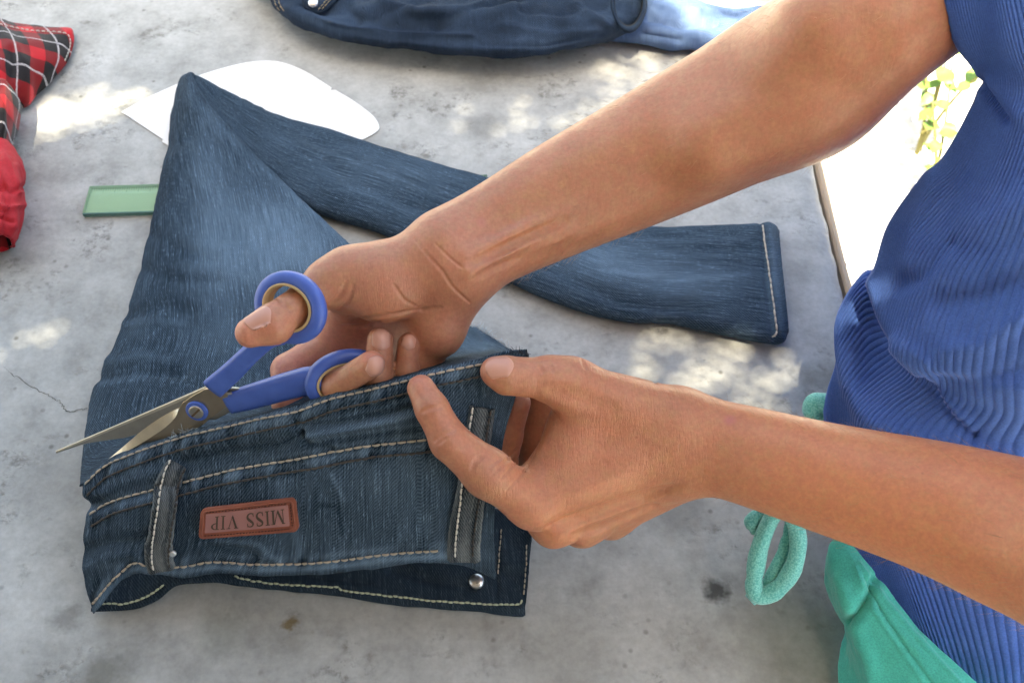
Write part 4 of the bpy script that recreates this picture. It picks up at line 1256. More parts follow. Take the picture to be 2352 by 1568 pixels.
# stitching
def seam(name, surf, lines, mat, parent=jeans, **kw):
    mb = MB()
    for ln in lines:
        p, n = surf.line(ln, 120)
        if len(p) > 3: stitch_row(mb, p, n, **kw)
    return mb.build(name, mat, parent)
seam('yoke_stitching', SA, [crest_line], M_THREAD, length=.0046, gap=.0009, r=.00068)
seam('yoke_stitching', SA, [[(u + 4, v + 26) for u, v in crest_line]], M_DARKTHREAD, length=.0042, gap=.0005, r=.0007)
seam('band_stitching', SA, [s2], M_THREAD, length=.0048, gap=.0009, r=.00074)
seam('band_stitching', SA, [[(u + 4, v + 27) for u, v in s2]], M_DARKTHREAD, length=.0044, gap=.0004, r=.0008)
seam('waist_stitching', SA, [s3], M_THREAD, length=.0044, gap=.0010, r=.00078)
for _l in ([(232, 1386), (296, 1385), (351, 1362), (385, 1335)], [(540, 1322), (560, 1330), (640, 1340), (720, 1345), (777, 1348), (800, 1356), (970, 1376), (1044, 1382), (1179, 1389), (1200, 1374)]): seam('front_stitching', SD, [_l], M_THREAD2, length=.0030, gap=.0006, r=.00075, jit=.0003)
for _l in ([(1203, 1365), (1208, 1300), (1210, 1250)], [(1152, 1215), (1148, 1260), (1144, 1320)]): seam('front_stitching', SD, [_l], M_THREAD, length=.0030, gap=.0010, r=.0005)
seam('hem_stitching', SC_, [[(1752, 518), (1760, 580), (1772, 660), (1780, 720), (1783, 765), (1768, 775)]], plain('hem_thread', (0.55, 0.48, 0.40), .8), length=.0060, gap=.0005, r=.0008, jit=.0002)

# belt loops
def strap(name, surf, cl, hw_px, lift, parent, thick=.0020, mat=None, nrow=40):
    """cl: centre line px; strap of denim standing proud of the surface"""
    c = cr(cl, nrow); tanp = np.gradient(c, axis=0); tanp /= np.linalg.norm(tanp, axis=1)[:, None]
    pr = np.stack([-tanp[:, 1], tanp[:, 0]], 1)
    prof = np.linspace(-1, 1, 13); G = np.zeros((nrow, 13, 3))
    for i in range(nrow):
        w = np.interp(i, np.linspace(0, nrow - 1, len(hw_px)), hw_px); L = np.interp(i, np.linspace(0, nrow - 1, len(lift)), lift)
        base, nn = surf.hit(*c[i])
        for j, s in enumerate(prof):
            q = c[i] + pr[i] * s * w
            p, n = surf.hit(*q)
            if p is None: p, n = base, nn
            edge = .0007 * math.exp(-((abs(s) - .72) / .13) ** 2)
            hh = L + thick * (1 - abs(s) ** 6) + edge
            b2 = base + (p - base) * (1 if L < .003 else .8)
            G[i, j] = np.array(p if L < .003 else (p + b2) / 2) + np.array(nn) * hh
    return G
def make_loop(cl, hw, lift, side):
    G = strap('belt_loop', SA, cl, hw, lift, jeans)
    G = ripple(G, .0002, 300, 2.0)
    f = fade_map(G, [(cl[-1][0], cl[-1][1] - 15, 40, 40, .35), (cl[len(cl) // 2][0], cl[len(cl) // 2][1], 20, 60, .18)], .10)
    col_ = np.abs(np.linspace(-1, 1, G.shape[1]))[None, :]
    f = np.clip(f + .45 * np.exp(-((col_ - .95) / .10) ** 2) + .18 * np.exp(-(col_ / .3) ** 2) - .22 * np.exp(-((col_ - .55) / .14) ** 2), 0, 1)
    o = obj('belt_loop', sheet_mesh('belt_loop', G, f, .0016), M_LOOP, jeans)
    s = Surf(G)
    mb = MB(); c = cr(cl, 30); tanp = np.gradient(c, axis=0); tanp /= np.linalg.norm(tanp, axis=1)[:, None]
    pr = np.stack([-tanp[:, 1], tanp[:, 0]], 1)
    for sg, mt in ((side, M_LOOPTHREAD), (-side, M_DARKTHREAD)):
        mb = MB()
        p, n = s.line(c + pr * sg * np.mean(hw) * .62, 60)
        if len(p) > 3: stitch_row(mb, p, n, length=.0034, gap=.0008, r=.0006)
        mb.build('loop_stitching', mt, o)
    return o, s
M_LOOP = mat_denim('loop_denim', (0.005, 0.013, 0.022), (0.24, 0.27, 0.29), 0.9, fade_noise=.9)
M_LOOPTHREAD = plain('white_thread', (0.66, 0.63, 0.58), .8)
make_loop([(408, 1066), (396, 1090), (388, 1130), (380, 1180), (372, 1230), (368, 1280), (372, 1308)], [22, 28, 31, 32, 33, 33, 33], [.000, .0022, .0035, .0040, .0035, .0015, .0002], 1)
make_loop([(1108, 934), (1104, 960), (1096, 1010), (1088, 1070), (1078, 1150), (1068, 1230), (1066, 1285)], [30, 30, 30, 32, 35, 38, 38], [.0004, .001, .0015, .002, .0025, .002, .0004], 1)
# small rivet beside the loop
rp, rn = SA.hit(402, 1262)
mb = MB(); mb.add(*disc(rp + rn * .003, .0022, 0, .0016, 14, .6, rn)); mb.build('rivet', plain('bright_metal', (0.8, 0.82, 0.84), .3, Metallic=0.7), jeans)
# button on the inside of the front
bp, bn = SD.hit(1095, 1335)
mb = MB(); n_ = bn; a_ = n_.orthogonal().normalized(); b_ = n_.cross(a_)
prof = [(.0050, 0), (.0052, .0010), (.0048, .0019), (.0036, .0026), (.0018, .0030), (.0002, .0031)]
vs, fs = [], []
for r_, h_ in prof:
    for k in range(24): vs.append(bp + n_ * h_ + (a_ * math.cos(k * math.pi / 12) + b_ * math.sin(k * math.pi / 12)) * r_)
for i in range(len(prof) - 1):
    for k in range(24): fs.append((i * 24 + k, i * 24 + (k + 1) % 24, (i + 1) * 24 + (k + 1) % 24, (i + 1) * 24 + k))
fs.append(tuple(5 * 24 + k for k in range(24)))
mb.add(vs, fs); mb.build('button', plain('nickel', (0.72, 0.73, 0.76), .28, Metallic=0.9), jeans)

# leather patch with upside-down lettering
def mat_leather():
    m = Mat('brown_leather'); c = m.tc('Object')
    n = m.noise(c, 260.0, 5, .6); w = m.noise(c, 30.0, 3)
    col = m.ramp(w, [(0.3, (0.22, 0.062, 0.038)), (0.7, (0.32, 0.100, 0.062))])
    return m.set(Base__Color=col, Roughness=m.ramp(n, [(0.3, .45), (.7, .6)]), Specular__IOR__Level=0.5, Normal=m.bump(n, .35, .0004))
M_LEA = mat_leather()
M_LEA2 = plain('pressed_leather', (0.36, 0.17, 0.16), .36)
M_LETTER = plain('letter_print', (0.075, 0.05, 0.035), .6)
c4 = lambda x, y: (144.1 + x * .2757, 1008.9 + y * .2757)
PC = [c4(1150, 580), c4(1940, 485), c4(1970, 765), c4(1130, 830)]       # picture corners: TL TR BR BL
def patch_px(s, t):
    a, b, c, d = [np.array(q) for q in PC]
    return (a * (1 - s) + b * s) * (1 - t) + (d * (1 - s) + c * s) * t
pk = [SA.hit(*patch_px(s, t)) for s, t in ((.03, .03), (.97, .03), (.97, .97), (.03, .97), (.5, .5))]
PN = sum((n for p, n in pk), Vector()).normalized()
p0 = sum((p for p, n in pk[:4]), Vector()) / 4
PBASE = max((p - p0).dot(PN) for p, n in pk)
def PP(s, t, off):
    """patch plane point with gentle bow"""
    u, v = patch_px(s, t); r = ray(u, v); o = p0 + PN * (PBASE + .0012)
    k = (o - CAM).dot(PN) / r.dot(PN)
    return CAM + r * k + PN * (off - .0008 * (2 * s - 1) ** 2)
def rrect(s0, s1, t0, t1, rs, rt, n=6):
    out = []
    for (cs, ct, a0) in ((s1 - rs, t0 + rt, -90), (s1 - rs, t1 - rt, 0), (s0 + rs, t1 - rt, 90), (s0 + rs, t0 + rt, 180)):
        for i in range(n + 1):
            a = math.radians(a0 + 90 * i / n); out.append((cs + rs * math.cos(a), ct + rt * math.sin(a)))
    return out
def pplate(outline, o0, o1, bev=.0003):
    return prism(outline, o0, o1, bev, fn=PP)
patch = obj('leather_patch', pplate(rrect(0, 1, 0, 1, .055, .16), -.0012, .0012, .0004), M_LEA, jeans)
patch['label'] = 'brown leather patch stamped with upside-down letters'
obj('rim', (lambda: (lambda mb: mesh_from('rim', mb.v, mb.f))(MB().tube([PP(s, t, .0012) for s, t in rrect(.035, .965, .07, .93, .04, .12)], .0006, 6, closed=True)))(), M_LEA, patch)
obj('pressed_field', pplate(rrect(.062, .915, .17, .80, .01, .03, 2), .0008, .0014, .0001), M_LEA2, patch)
# serif capitals as polygons in a unit box (x right, y up)
def glyph(ch):
    bar = lambda x0, y0, x1, y1: [(x0, y0), (x1, y0), (x1, y1), (x0, y1)]
    if ch == 'I': return .34, [bar(.10, 0, .24, 1), bar(0, 0, .34, .06), bar(0, .94, .34, 1)]
    if ch == 'M': return 1.0, [bar(.10, 0, .16, 1), bar(.80, 0, .94, 1), [(.06, 1), (.22, 1), (.55, .22), (.47, .0)], [(.47, 0), (.55, .1), (.84, 1), (.77, 1)], bar(0, 0, .26, .06), bar(.70, 0, 1.04, .06), bar(.0, .94, .2, 1), bar(.80, .94, 1.04, 1)]
    if ch == 'V': return .86, [[(.06, 1), (.22, 1), (.50, .16), (.42, 0)], [(.42, 0), (.48, .12), (.78, 1), (.71, 1)], bar(0, .94, .32, 1), bar(.60, .94, .90, 1)]
    if ch == 'P':
        arc = [(.24 + .38 * math.sin(a), .745 + .255 * math.cos(a)) for a in np.linspace(0, math.pi, 12)]
        inn = [(.24 + .24 * math.sin(a), .745 + .19 * math.cos(a)) for a in np.linspace(math.pi, 0, 12)]
        quads = [[arc[i], arc[i + 1], inn[10 - i], inn[11 - i]] for i in range(11)]
        return .66, [bar(.10, 0, .24, 1), bar(0, 0, .34, .06), bar(0, .94, .24, 1)] + quads
    if ch == 'S':
        cl = cr([(.50, .80), (.46, .93), (.28, .97), (.12, .90), (.09, .74), (.25, .58), (.42, .44), (.50, .27), (.42, .09), (.25, .03), (.09, .08), (.05, .24)], 34)
        tn = np.gradient(cl, axis=0); tn /= np.linalg.norm(tn, axis=1)[:, None]; nn = np.stack([-tn[:, 1], tn[:, 0]], 1)
        w = .035 + .06 * np.exp(-((np.linspace(0, 1, 34) - .5) / .22) ** 2)
        a, b = cl + nn * w[:, None], cl - nn * w[:, None]
        return .58, [[a[i], a[i + 1], b[i + 1], b[i]] for i in range(33)] + [bar(.47, .72, .52, .98), bar(.03, .02, .08, .30)]
    return .35, []
def lettering():
    text = 'MISS VIP'; adv = [glyph(c)[0] + .14 for c in text]; tot = sum(adv); x = 0
    mb = MB()
    for ch, a in zip(text, adv):
        for poly in glyph(ch)[1]:
            # upside down: reading starts at the right edge
            vs = []
            for (px_, py_) in poly:
                s = .875 - (x + px_) / tot * .775; t = .27 + .44 * py_
                vs.append(PP(s, t, .00145))
            mb.add(vs, [tuple(range(len(vs)))])
        x += a
    return mb
lettering().build('lettering', M_LETTER, patch, False)
mb = MB(); pr_ = [PP(.942, t, .0014) for t in np.linspace(.15, .88, 30)]
stitch_row(mb, pr_, [PN] * 30, .0012, .0008, .0003); 
pr_ = [PP(s, .875, .0014) for s in np.linspace(.06, .93, 60)]; stitch_row(mb, pr_, [PN] * 60, .0012, .0008, .00025)
pr_ = [PP(s, .115, .0014) for s in np.linspace(.06, .93, 60)]; stitch_row(mb, pr_, [PN] * 60, .0012, .0008, .00025)
mb.build('patch_stitching', plain('patch_thread', (0.05, 0.015, 0.01), .7), patch)

# frayed raw edges where the cloth is cut
def fray(name, pts, n,  length, spread, seed, mat, parent=jeans, r=.00016):
    rng = random.Random(seed); mb = MB(); dense = resample([tuple(p) for p in pts if p is not None], 200)
    for _ in range(n):
        p = Vector(dense[rng.randrange(200)]) + Vector((rng.uniform(-1, 1), rng.uniform(-1, 1), rng.uniform(-.3, 1))) * spread * .3
        d = (UPV * rng.uniform(.2, 1.2) + RGT * rng.uniform(-.8, 1.0) - FWD * rng.uniform(-.2, .8)).normalized()
        L = length * rng.uniform(.3, 1); c = Vector((rng.uniform(-1, 1), rng.uniform(-1, 1), rng.uniform(-1, .3))) * L * .5
        mb.tube([p, p + d * L * .5 + c * .25, p + d * L + c], [r, r, r * .6], 4)
    return mb.build(name, mat, parent)
M_FRAY = plain('pale_fray', (0.42, 0.50, 0.56), .9)
fray('frayed_edge', [pt(c) for c in ((1055, 742, .092), (1090, 752, .098), (1120, 768, .105), (1170, 800, .117))], 110, .0045, .0015, 3, M_FRAY)
GFl = ripple(loft([[(1128, 838, .556), (1150, 818, .553), (1180, 808, .553), (1205, 812, .556), (1216, 826, .560)], [(1126, 852, .556), (1152, 836, .551), (1184, 826, .551), (1208, 828, .554), (1214, 836, .560)], [(1124, 866, .560), (1150, 856, .556), (1184, 846, .556), (1208, 842, .560), (1212, 846, .564)]], 40, 24), .0008, 160, 2.0)
obj('torn_flap', sheet_mesh('torn_flap', GFl), M_DENIN, jeans)
fray('frayed_edge', [pt(c) for c in ((1160, 814, .552), (1185, 808, .552), (1210, 814, .556), (1216, 828, .560))], 40, .0035, .001, 5, plain('dark_fray', (0.02, 0.03, 0.045), .9))
fray('frayed_edge', [SA.hit(u, v)[0] for u, v in ((392, 1006), (430, 992), (450, 984))], 26, .007, .001, 8, M_FRAY)
fray('loose_threads', [P(u, v, .612) for u, v in ((415, 1000), (440, 985), (462, 955))], 22, .009, .002, 9, M_FRAY)
# ================================================================== the person's clothes
def mat_rib():
    m = Mat('blue_ribbed_knit'); c = m.tc('Object'); uv = m.tc('UV')
    n = m.noise(c, 40.0, 4); f = m.noise(c, 900.0, 3, .7)
    sep = m.node('SeparateXYZ', Vector=uv)
    wl = m.math('MULTIPLY_ADD', m.math('SINE', m.math('MULTIPLY', sep.outputs[1], 5200.0)), .5, .5)
    col = m.ramp(n, [(0.3, (0.052, 0.128, 0.410)), (0.7, (0.070, 0.160, 0.480))])
    col = m.mix(col, m.ramp(f, [(0.3, .8), (.7, 1.15)]), 1.0, 'MULTIPLY')
    h = m.math('ADD', f, m.math('MULTIPLY', wl, .3))
    return m.set(Base__Color=col, Roughness=0.9, Specular__IOR__Level=0.15, Sheen__Weight=0.7, Sheen__Roughness=0.35, Sheen__Tint=(0.55, 0.6, 1.0), Normal=m.bump(h, .35, .0004))  # violet-tinted sheen raised to lighten the cloth like haze
def make_shirt():
    rows = [
        [(2150, -60, .505), (2230, -60, .486), (2320, -60, .474), (2560, -60, .46)],
        [(2190, 90, .514), (2265, 100, .497), (2350, 100, .483), (2560, 90, .468)],
        [(2246, 186, .524), (2296, 205, .508), (2375, 215, .493), (2560, 215, .476)],
        [(2220, 272, .537), (2268, 300, .520), (2350, 322, .503), (2550, 335, .485)],
        [(2160, 374, .554), (2215, 405, .535), (2305, 440, .515), (2530, 465, .495)],
        [(2096, 444, .570), (2155, 480, .550), (2255, 535, .528), (2510, 590, .505)],
        [(2042, 522, .583), (2095, 560, .563), (2195, 625, .540), (2500, 705, .515)],
        [(2010, 610, .592), (2060, 650, .573), (2165, 720, .549), (2490, 810, .522)],
        [(1988, 652, .598), (2034, 742, .580), (2140, 832, .556), (2490, 905, .530)],
        [(2000, 668, .612), (2040, 772, .590), (2146, 868, .563), (2490, 950, .536)],
        [(2040, 660, .636), (2056, 800, .606), (2150, 905, .573), (2490, 990, .542)],
        [(1985, 640, .640), (2000, 840, .612), (2090, 950, .583), (2480, 1040, .552)],
        [(1923, 735, .632), (1950, 890, .607), (2050, 1000, .583), (2470, 1090, .556)],
        [(1922, 820, .634), (1940, 930, .618), (2040, 1050, .594), (2460, 1140, .563)],
        [(1902, 900, .640), (1945, 1020, .625), (2050, 1120, .603), (2450, 1230, .573)],
        [(1896, 980, .638), (1970, 1130, .622), (2080, 1220, .604), (2450, 1340, .575)],
        [(1930, 1160, .630), (2010, 1260, .616), (2130, 1340, .600), (2450, 1450, .572)],
        [(1965, 1300, .628), (2060, 1400, .612), (2180, 1480, .596), (2450, 1570, .570)],
        [(2000, 1420, .630), (2100, 1520, .614), (2220, 1600, .598), (2450, 1680, .568)],
    ]
    R = []
    for r in rows:
        u, v, d = r[0]
        R.append([(u + 150, v - 40, d + .30), (u + 70, v - 15, d + .12), (u + 22, v, d + .035)] + r + [(2800, r[-1][1] + 20, r[-1][2] + .06), (2660, r[-1][1] - 120, r[-1][2] + .20)])
    nu, nv = 700, 300
    # finer columns where the camera looks
    W = np.array([[pt(c) for c in r] for r in R])
    t = np.interp(np.linspace(0, 1, nu), [0, .10, .16, .80, .90, 1], [0, 2, 3, 6, 7, 8])
    def crt(p, t):
        m = len(p); q = np.concatenate([[2 * p[0] - p[1]], p, [2 * p[-1] - p[-2]]])
        i = np.clip(np.floor(t).astype(int), 0, m - 2); f = (t - i)[:, None]
        a, b, c, d = q[i], q[i + 1], q[i + 2], q[i + 3]
        return 0.5 * (2 * b + (c - a) * f + (2 * a - 5 * b + 4 * c - d) * f ** 2 + (3 * b - a - 3 * c + d) * f ** 3)
    rr = np.array([crt(w, t) for w in W])
    G = np.stack([cr(rr[:, i], nv) for i in range(nu)], 1)
    # sideways drift so that the ribs run in waves
    I = np.linspace(0, 1, nu)[None, :].repeat(nv, 0); J = np.linspace(0, 1, nv)[:, None].repeat(nu, 1)
    shift = 0.9 * vnoise(J * 7, I * 4, 1.0) + 0.15 * vnoise(J * 20, I * 9, 3.0)
    G = dents(G, [([(2252, 190), (2280, 230), (2310, 275)], 10, -.004), ([(2290, 190), (2340, 260)], 22, .003), ([(2150, 420), (2110, 520), (2090, 600)], 30, .004), ([(2180, 560), (2110, 640), (2060, 660)], 18, -.003),
                  ([(2352, 640), (2250, 690), (2160, 700)], 30, -.004), ([(2352, 720), (2260, 790), (2180, 800)], 26, .004), ([(2352, 850), (2230, 880), (2160, 880)], 26, -.004), ([(2352, 470), (2260, 520)], 40, .004), ([(2130, 830), (2060, 780)], 12, .002),
                  ([(2120, 870), (2190, 960), (2240, 1000)], 12, -.004), ([(2060, 800), (2150, 890), (2230, 985)], 12, .003)])
    G = ripple(G, .0012, 22, 9.0)
    ph = (np.arange(nu)[None, :] * (1 / 10.5) + shift)
    N = grid_normals(G)
    rib = np.abs(np.sin(math.pi * ph)) ** 0.55
    vis = np.clip((np.arange(nu) / nu - .06) / .03, 0, 1)[None, :]
    G = G + N * ((rib - .6) * .0013 * vis)[..., None]
    return obj('shirt', sheet_mesh('shirt', G, None, .0012), mat_rib(), person)
shirt = make_shirt()

def mat_teal():
    m = Mat('teal_cotton'); c = m.tc('Object')
    n = m.noise(c, 30.0, 4); f = m.noise(c, 1100.0, 3, .7)
    col = m.ramp(n, [(0.3, (0.040, 0.430, 0.360)), (0.7, (0.060, 0.510, 0.430))])
    wv = m.noise(m.mapping(c, (1800, 1800, 1800)), 1.0, 2, .6)
    col = m.mix(col, m.ramp(f, [(0.3, .74), (.7, 1.16)]), 1.0, 'MULTIPLY')
    return m.set(Base__Color=col, Roughness=0.88, Specular__IOR__Level=0.2, Sheen__Weight=0.25, Normal=m.bump(f, .4, .0004))
M_TEAL = mat_teal()
def make_shorts():
    rows = [
        [(1960, 1240, .640), (1935, 1222, .618), (1975, 1268, .602), (2034, 1345, .596), (2102, 1436, .588), (2182, 1512, .578), (2330, 1620, .560), (2700, 1800, .53)],
        [(1950, 1250, .640), (1918, 1232, .617), (1962, 1290, .598), (2016, 1372, .592), (2080, 1462, .584), (2158, 1545, .574), (2300, 1660, .556), (2680, 1850, .53)],
        [(1930, 1275, .640), (1902, 1255, .616), (1945, 1325, .599), (1995, 1410, .593), (2055, 1500, .586), (2130, 1590, .576), (2270, 1710, .558), (2660, 1900, .53)],
        [(1915, 1305, .645), (1895, 1296, .620), (1930, 1365, .602), (1975, 1450, .597), (2030, 1540, .590), (2105, 1635, .580), (2240, 1760, .560), (2640, 1950, .53)],
        [(1912, 1350, .650), (1895, 1345, .628), (1928, 1410, .610), (1965, 1490, .602), (2012, 1580, .595), (2085, 1680, .585), (2220, 1810, .565), (2620, 2000, .53)],
        [(1930, 1405, .652), (1915, 1398, .634), (1945, 1455, .614), (1968, 1530, .605), (2005, 1625, .597), (2075, 1730, .588), (2210, 1860, .57), (2600, 2050, .53)],
        [(1955, 1445, .650), (1944, 1436, .638), (1950, 1500, .617), (1966, 1570, .607), (2000, 1670, .599), (2070, 1780, .59), (2200, 1910, .572), (2600, 2100, .53)],
        [(1940, 1500, .640), (1926, 1492, .630), (1945, 1560, .615), (1966, 1640, .606), (2000, 1740, .599), (2070, 1850, .59), (2200, 1990, .572), (2600, 2200, .54)],
        [(1936, 1580, .630), (1926, 1572, .620), (1945, 1640, .610), (1966, 1720, .603), (2000, 1820, .597), (2070, 1930, .59), (2200, 2080, .575), (2600, 2300, .55)],
        [(1950, 1720, .610), (1940, 1710, .602), (1955, 1780, .596), (1980, 1860, .590), (2020, 1960, .587), (2090, 2080, .58), (2220, 2240, .57), (2600, 2500, .56)],
    ]
    G = loft(rows, 220, 200)
    G = dents(G, [([(1975, 1290), (2040, 1385), (2120, 1480), (2215, 1575)], 5, .0014), ([(1985, 1325), (2030, 1415), (2090, 1500), (2140, 1570)], 5, -.0016), ([(1965, 1300), (2010, 1400), (2070, 1490), (2120, 1560)], 6, .001),
                  ([(1950, 1428), (1990, 1380), (2010, 1330)], 12, -.005), ([(1930, 1330), (1955, 1400)], 16, .003), ([(1970, 1440), (2000, 1520), (2010, 1600)], 20, .004)])
    G = ripple(G, .0016, 30, 3.0); G = ripple(G, .0005, 120, 1.0)
    G[..., 2] = np.where(G[..., 0] < EDGE_X + .02, np.maximum(G[..., 2], .004), G[..., 2])
    return obj('shorts', sheet_mesh('shorts', G, None, .0015), M_TEAL, person)
shorts = make_shorts()
def tubeobj(name, pts, r, mat, parent, seg=12, n=60):
    w = cr([pt(c) for c in pts], n); rad = r * (1 + .10 * vnoise(np.arange(n) * .45, 2.0))
    mb = MB(); mb.tube(w, rad, seg); return mb.build(name, mat, parent)
def mat_cord():
    m = Mat('teal_cord'); c = m.tc('Object')
    v = m.node('TexVoronoi', Vector=c, Scale=900.0); f = m.noise(c, 900.0, 2)
    col = m.ramp(v.outputs['Distance'], [(0.2, (0.24, 0.70, 0.66)), (0.8, (0.08, 0.46, 0.43))])
    return m.set(Base__Color=col, Roughness=.9, Sheen__Weight=.4, Normal=m.bump(v.outputs['Distance'], .5, -.0005))
M_CORD = mat_cord()
tubeobj('drawstring', [(1905, 1150, .625), (1850, 1140, .605), (1795, 1160, .604), (1764, 1205, .606), (1744, 1260, .610), (1735, 1310, .614), (1732, 1345, .616), (1742, 1366, .616), (1770, 1362, .614), (1800, 1338, .610), (1823, 1300, .606), (1833, 1255, .603), (1830, 1215, .601), (1815, 1175, .600)], .0054, M_CORD, person)
tubeobj('drawstring', [(1820, 1200, .612), (1806, 1250, .613), (1788, 1290, .614), (1768, 1330, .618), (1750, 1352, .622), (1722, 1378, .622)], .0040, M_CORD, person, 10, 40)
tubeobj('drawstring', [(1790, 1160, .612), (1755, 1175, .612), (1728, 1196, .613), (1740, 1214, .615)], .0048, M_CORD, person, 10, 30)
tubeobj('drawstring', [(1930, 960, .648), (1895, 930, .650), (1872, 925, .652), (1872, 945, .654), (1900, 965, .654)], .0072, M_CORD, person, 10, 30)

# fingernails
def nail(tip, base, facing, w, parent, lift=.0006):
    """tip/base: (u, v, d); plate lying on the finger, arched across"""
    a, b = Vector(V(base)), Vector(V(tip)); ax = (b - a); L = ax.length; ax.normalize()
    n = Vector(facing); n = (n - ax * n.dot(ax)).normalized(); s = ax.cross(n)
    G = np.zeros((12, 11, 3))
    for i in range(12):
        t = i / 11; ww = w * (.80 + .2 * math.sin(math.pi * min(1, t * 1.15 + .1))) * (1 - .25 * max(0, (t - .85) / .15) ** 2) * (1 - .35 * max(0, (.14 - t) / .14) ** 2)
        for j in range(11):
            x = -1 + j / 5
            bow = -.42 * w * x * x
            cap = -.0004 * (2 * t - 1) ** 2
            end = ax * (.0008 * (1 - x * x) if i == 11 else (-.0012 * (1 - x * x) + .0006 if i == 0 else 0))
            G[i, j] = a + ax * L * t + s * x * ww + n * (bow + cap + lift) + end
    return obj('fingernail', sheet_mesh('fingernail', G, None, .0005), M_NAIL, parent)
M_NAIL = plain('nail', (0.56, 0.285, 0.220), .32, Specular__IOR__Level=.5)
TOCAM = -FWD

def place_nail(base, tip, w, face):
    p = trace([base, tip]); b, t = Vector(p[0]), Vector(p[1]); n = Vector(face).normalized()
    ax = (t - b); L = ax.length; ax.normalize(); n = (n - ax * n.dot(ax)).normalized(); s_ = ax.cross(n)
    nr, nc = 16, 15; start = np.zeros((nr, nc, 3)); lift = np.zeros((nr, nc))
    for i in range(nr):
        tt = i / (nr - 1); ww = w * (1 - .35 * max(0, (tt - .75) / .25) ** 2) * (1 - .35 * max(0, (.25 - tt) / .25) ** 2)
        for j in range(nc):
            x = -1 + 2 * j / (nc - 1)
            e = .0014 * (1 - x * x) * max(0, (tt - .6) / .4) - .0014 * (1 - x * x) * max(0, (.4 - tt) / .4)
            start[i, j] = b + ax * (L * tt + e) + s_ * x * ww + n * .006
            lift[i, j] = .0005 + .0004 * tt - .0006 * abs(x) ** 3 - .0007 * max(0, (.18 - tt) / .18) ** 2
    q = start.reshape(-1, 3).copy(); nn = np.array(n); c = q.mean(0); tot = np.zeros(len(q))
    for _ in range(25):
        d = np.clip(body_sdf(q, c, .02), -.003, .003); d = np.where(tot + d > .011, 0, d)
        q -= nn * d[:, None] * .9; tot += d * .9
    G = q.reshape(nr, nc, 3) + nn * lift[..., None]
    return obj('fingernail', sheet_mesh('fingernail', G, None, .0012), M_NAIL, body)
place_nail((874, 800), (876, 758), .0052, -FWD + UPV * .1)
place_nail((936, 799), (941, 772), .0040, -FWD + UPV * .1)
place_nail((857, 862), (868, 822), .0052, -FWD * 1.0 - UPV * .25 + RGT * .3)
place_nail((618, 714), (566, 737), .0056, UPV * .95 - FWD * .42 - RGT * .1)
place_nail((1176, 838), (1120, 842), .0064, UPV * .55 - FWD * .8 - RGT * .15)
# ================================================================== other things on the table
# paper pattern
def mat_paper():
    m = Mat('white_paper'); c = m.tc('Object')
    col = m.ramp(m.noise(c, 20.0, 3), [(0.3, (0.80, 0.81, 0.82)), (0.7, (0.86, 0.87, 0.88))])
    # faint grey rows of print
    lines = m.math('GREATER_THAN', m.math('SINE', m.node('SeparateXYZ', Vector=m.mapping(c, rot=(0, 0, .55))).outputs[1] if False else m.math('MULTIPLY', m.node('SeparateXYZ', Vector=m.mapping(c, rot=(0, 0, .45))).outputs[1], 1100.0)), .55)
    wd = m.ramp(m.noise(m.mapping(c, (900, 300, 1), (0, 0, .45)), 1.0, 2), [(0.5, 0.0), (0.56, 1.0)])
    ctr = tuple(T(655, 222, .002))
    dist = m.node('VectorMath', _operation='DISTANCE', in0=c, in1=ctr).outputs['Value']
    area = m.ramp(dist, [(0.03, 1.0), (0.06, 0.0)])
    ink = m.math('MULTIPLY', m.math('MULTIPLY', lines, wd), m.math('MULTIPLY', area, .14))
    return m.set(Base__Color=m.mix(col, (.25, .27, .3), ink), Roughness=.7)
def flat_plate(name, outline, z0, z1):
    bm = bmesh.new()
    top = [bm.verts.new(T(u, v, z1)) for u, v in outline]; bot = [bm.verts.new((q.co.x, q.co.y, z0)) for q in top]
    f = bm.faces.new(top); bm.faces.new(bot[::-1]); n = len(top)
    for i in range(n): bm.faces.new((top[i], bot[i], bot[(i + 1) % n], top[(i + 1) % n]))
    bmesh.ops.recalc_face_normals(bm, faces=bm.faces)
    me = bpy.data.meshes.new(name); bm.to_mesh(me); bm.free(); return me
edge1 = cr([(279, 257), (330, 229), (393, 199), (467, 170), (550, 147), (605, 140), (650, 144), (703, 165), (762, 202)], 40).tolist()
slit = [(758, 207), (772, 207)]
edge2 = cr([(772, 208), (811, 231), (856, 265), (871, 290), (864, 303), (831, 321), (760, 352), (650, 392), (540, 405), (450, 372), (381, 331)], 40).tolist()
paper = obj('paper_pattern', flat_plate('paper_pattern', edge1 + slit + edge2 + [(372, 326), (374, 320)], .0010, .0016), mat_paper())
tag(paper, 'white curved paper sewing pattern lying under the folded jeans leg', 'paper')

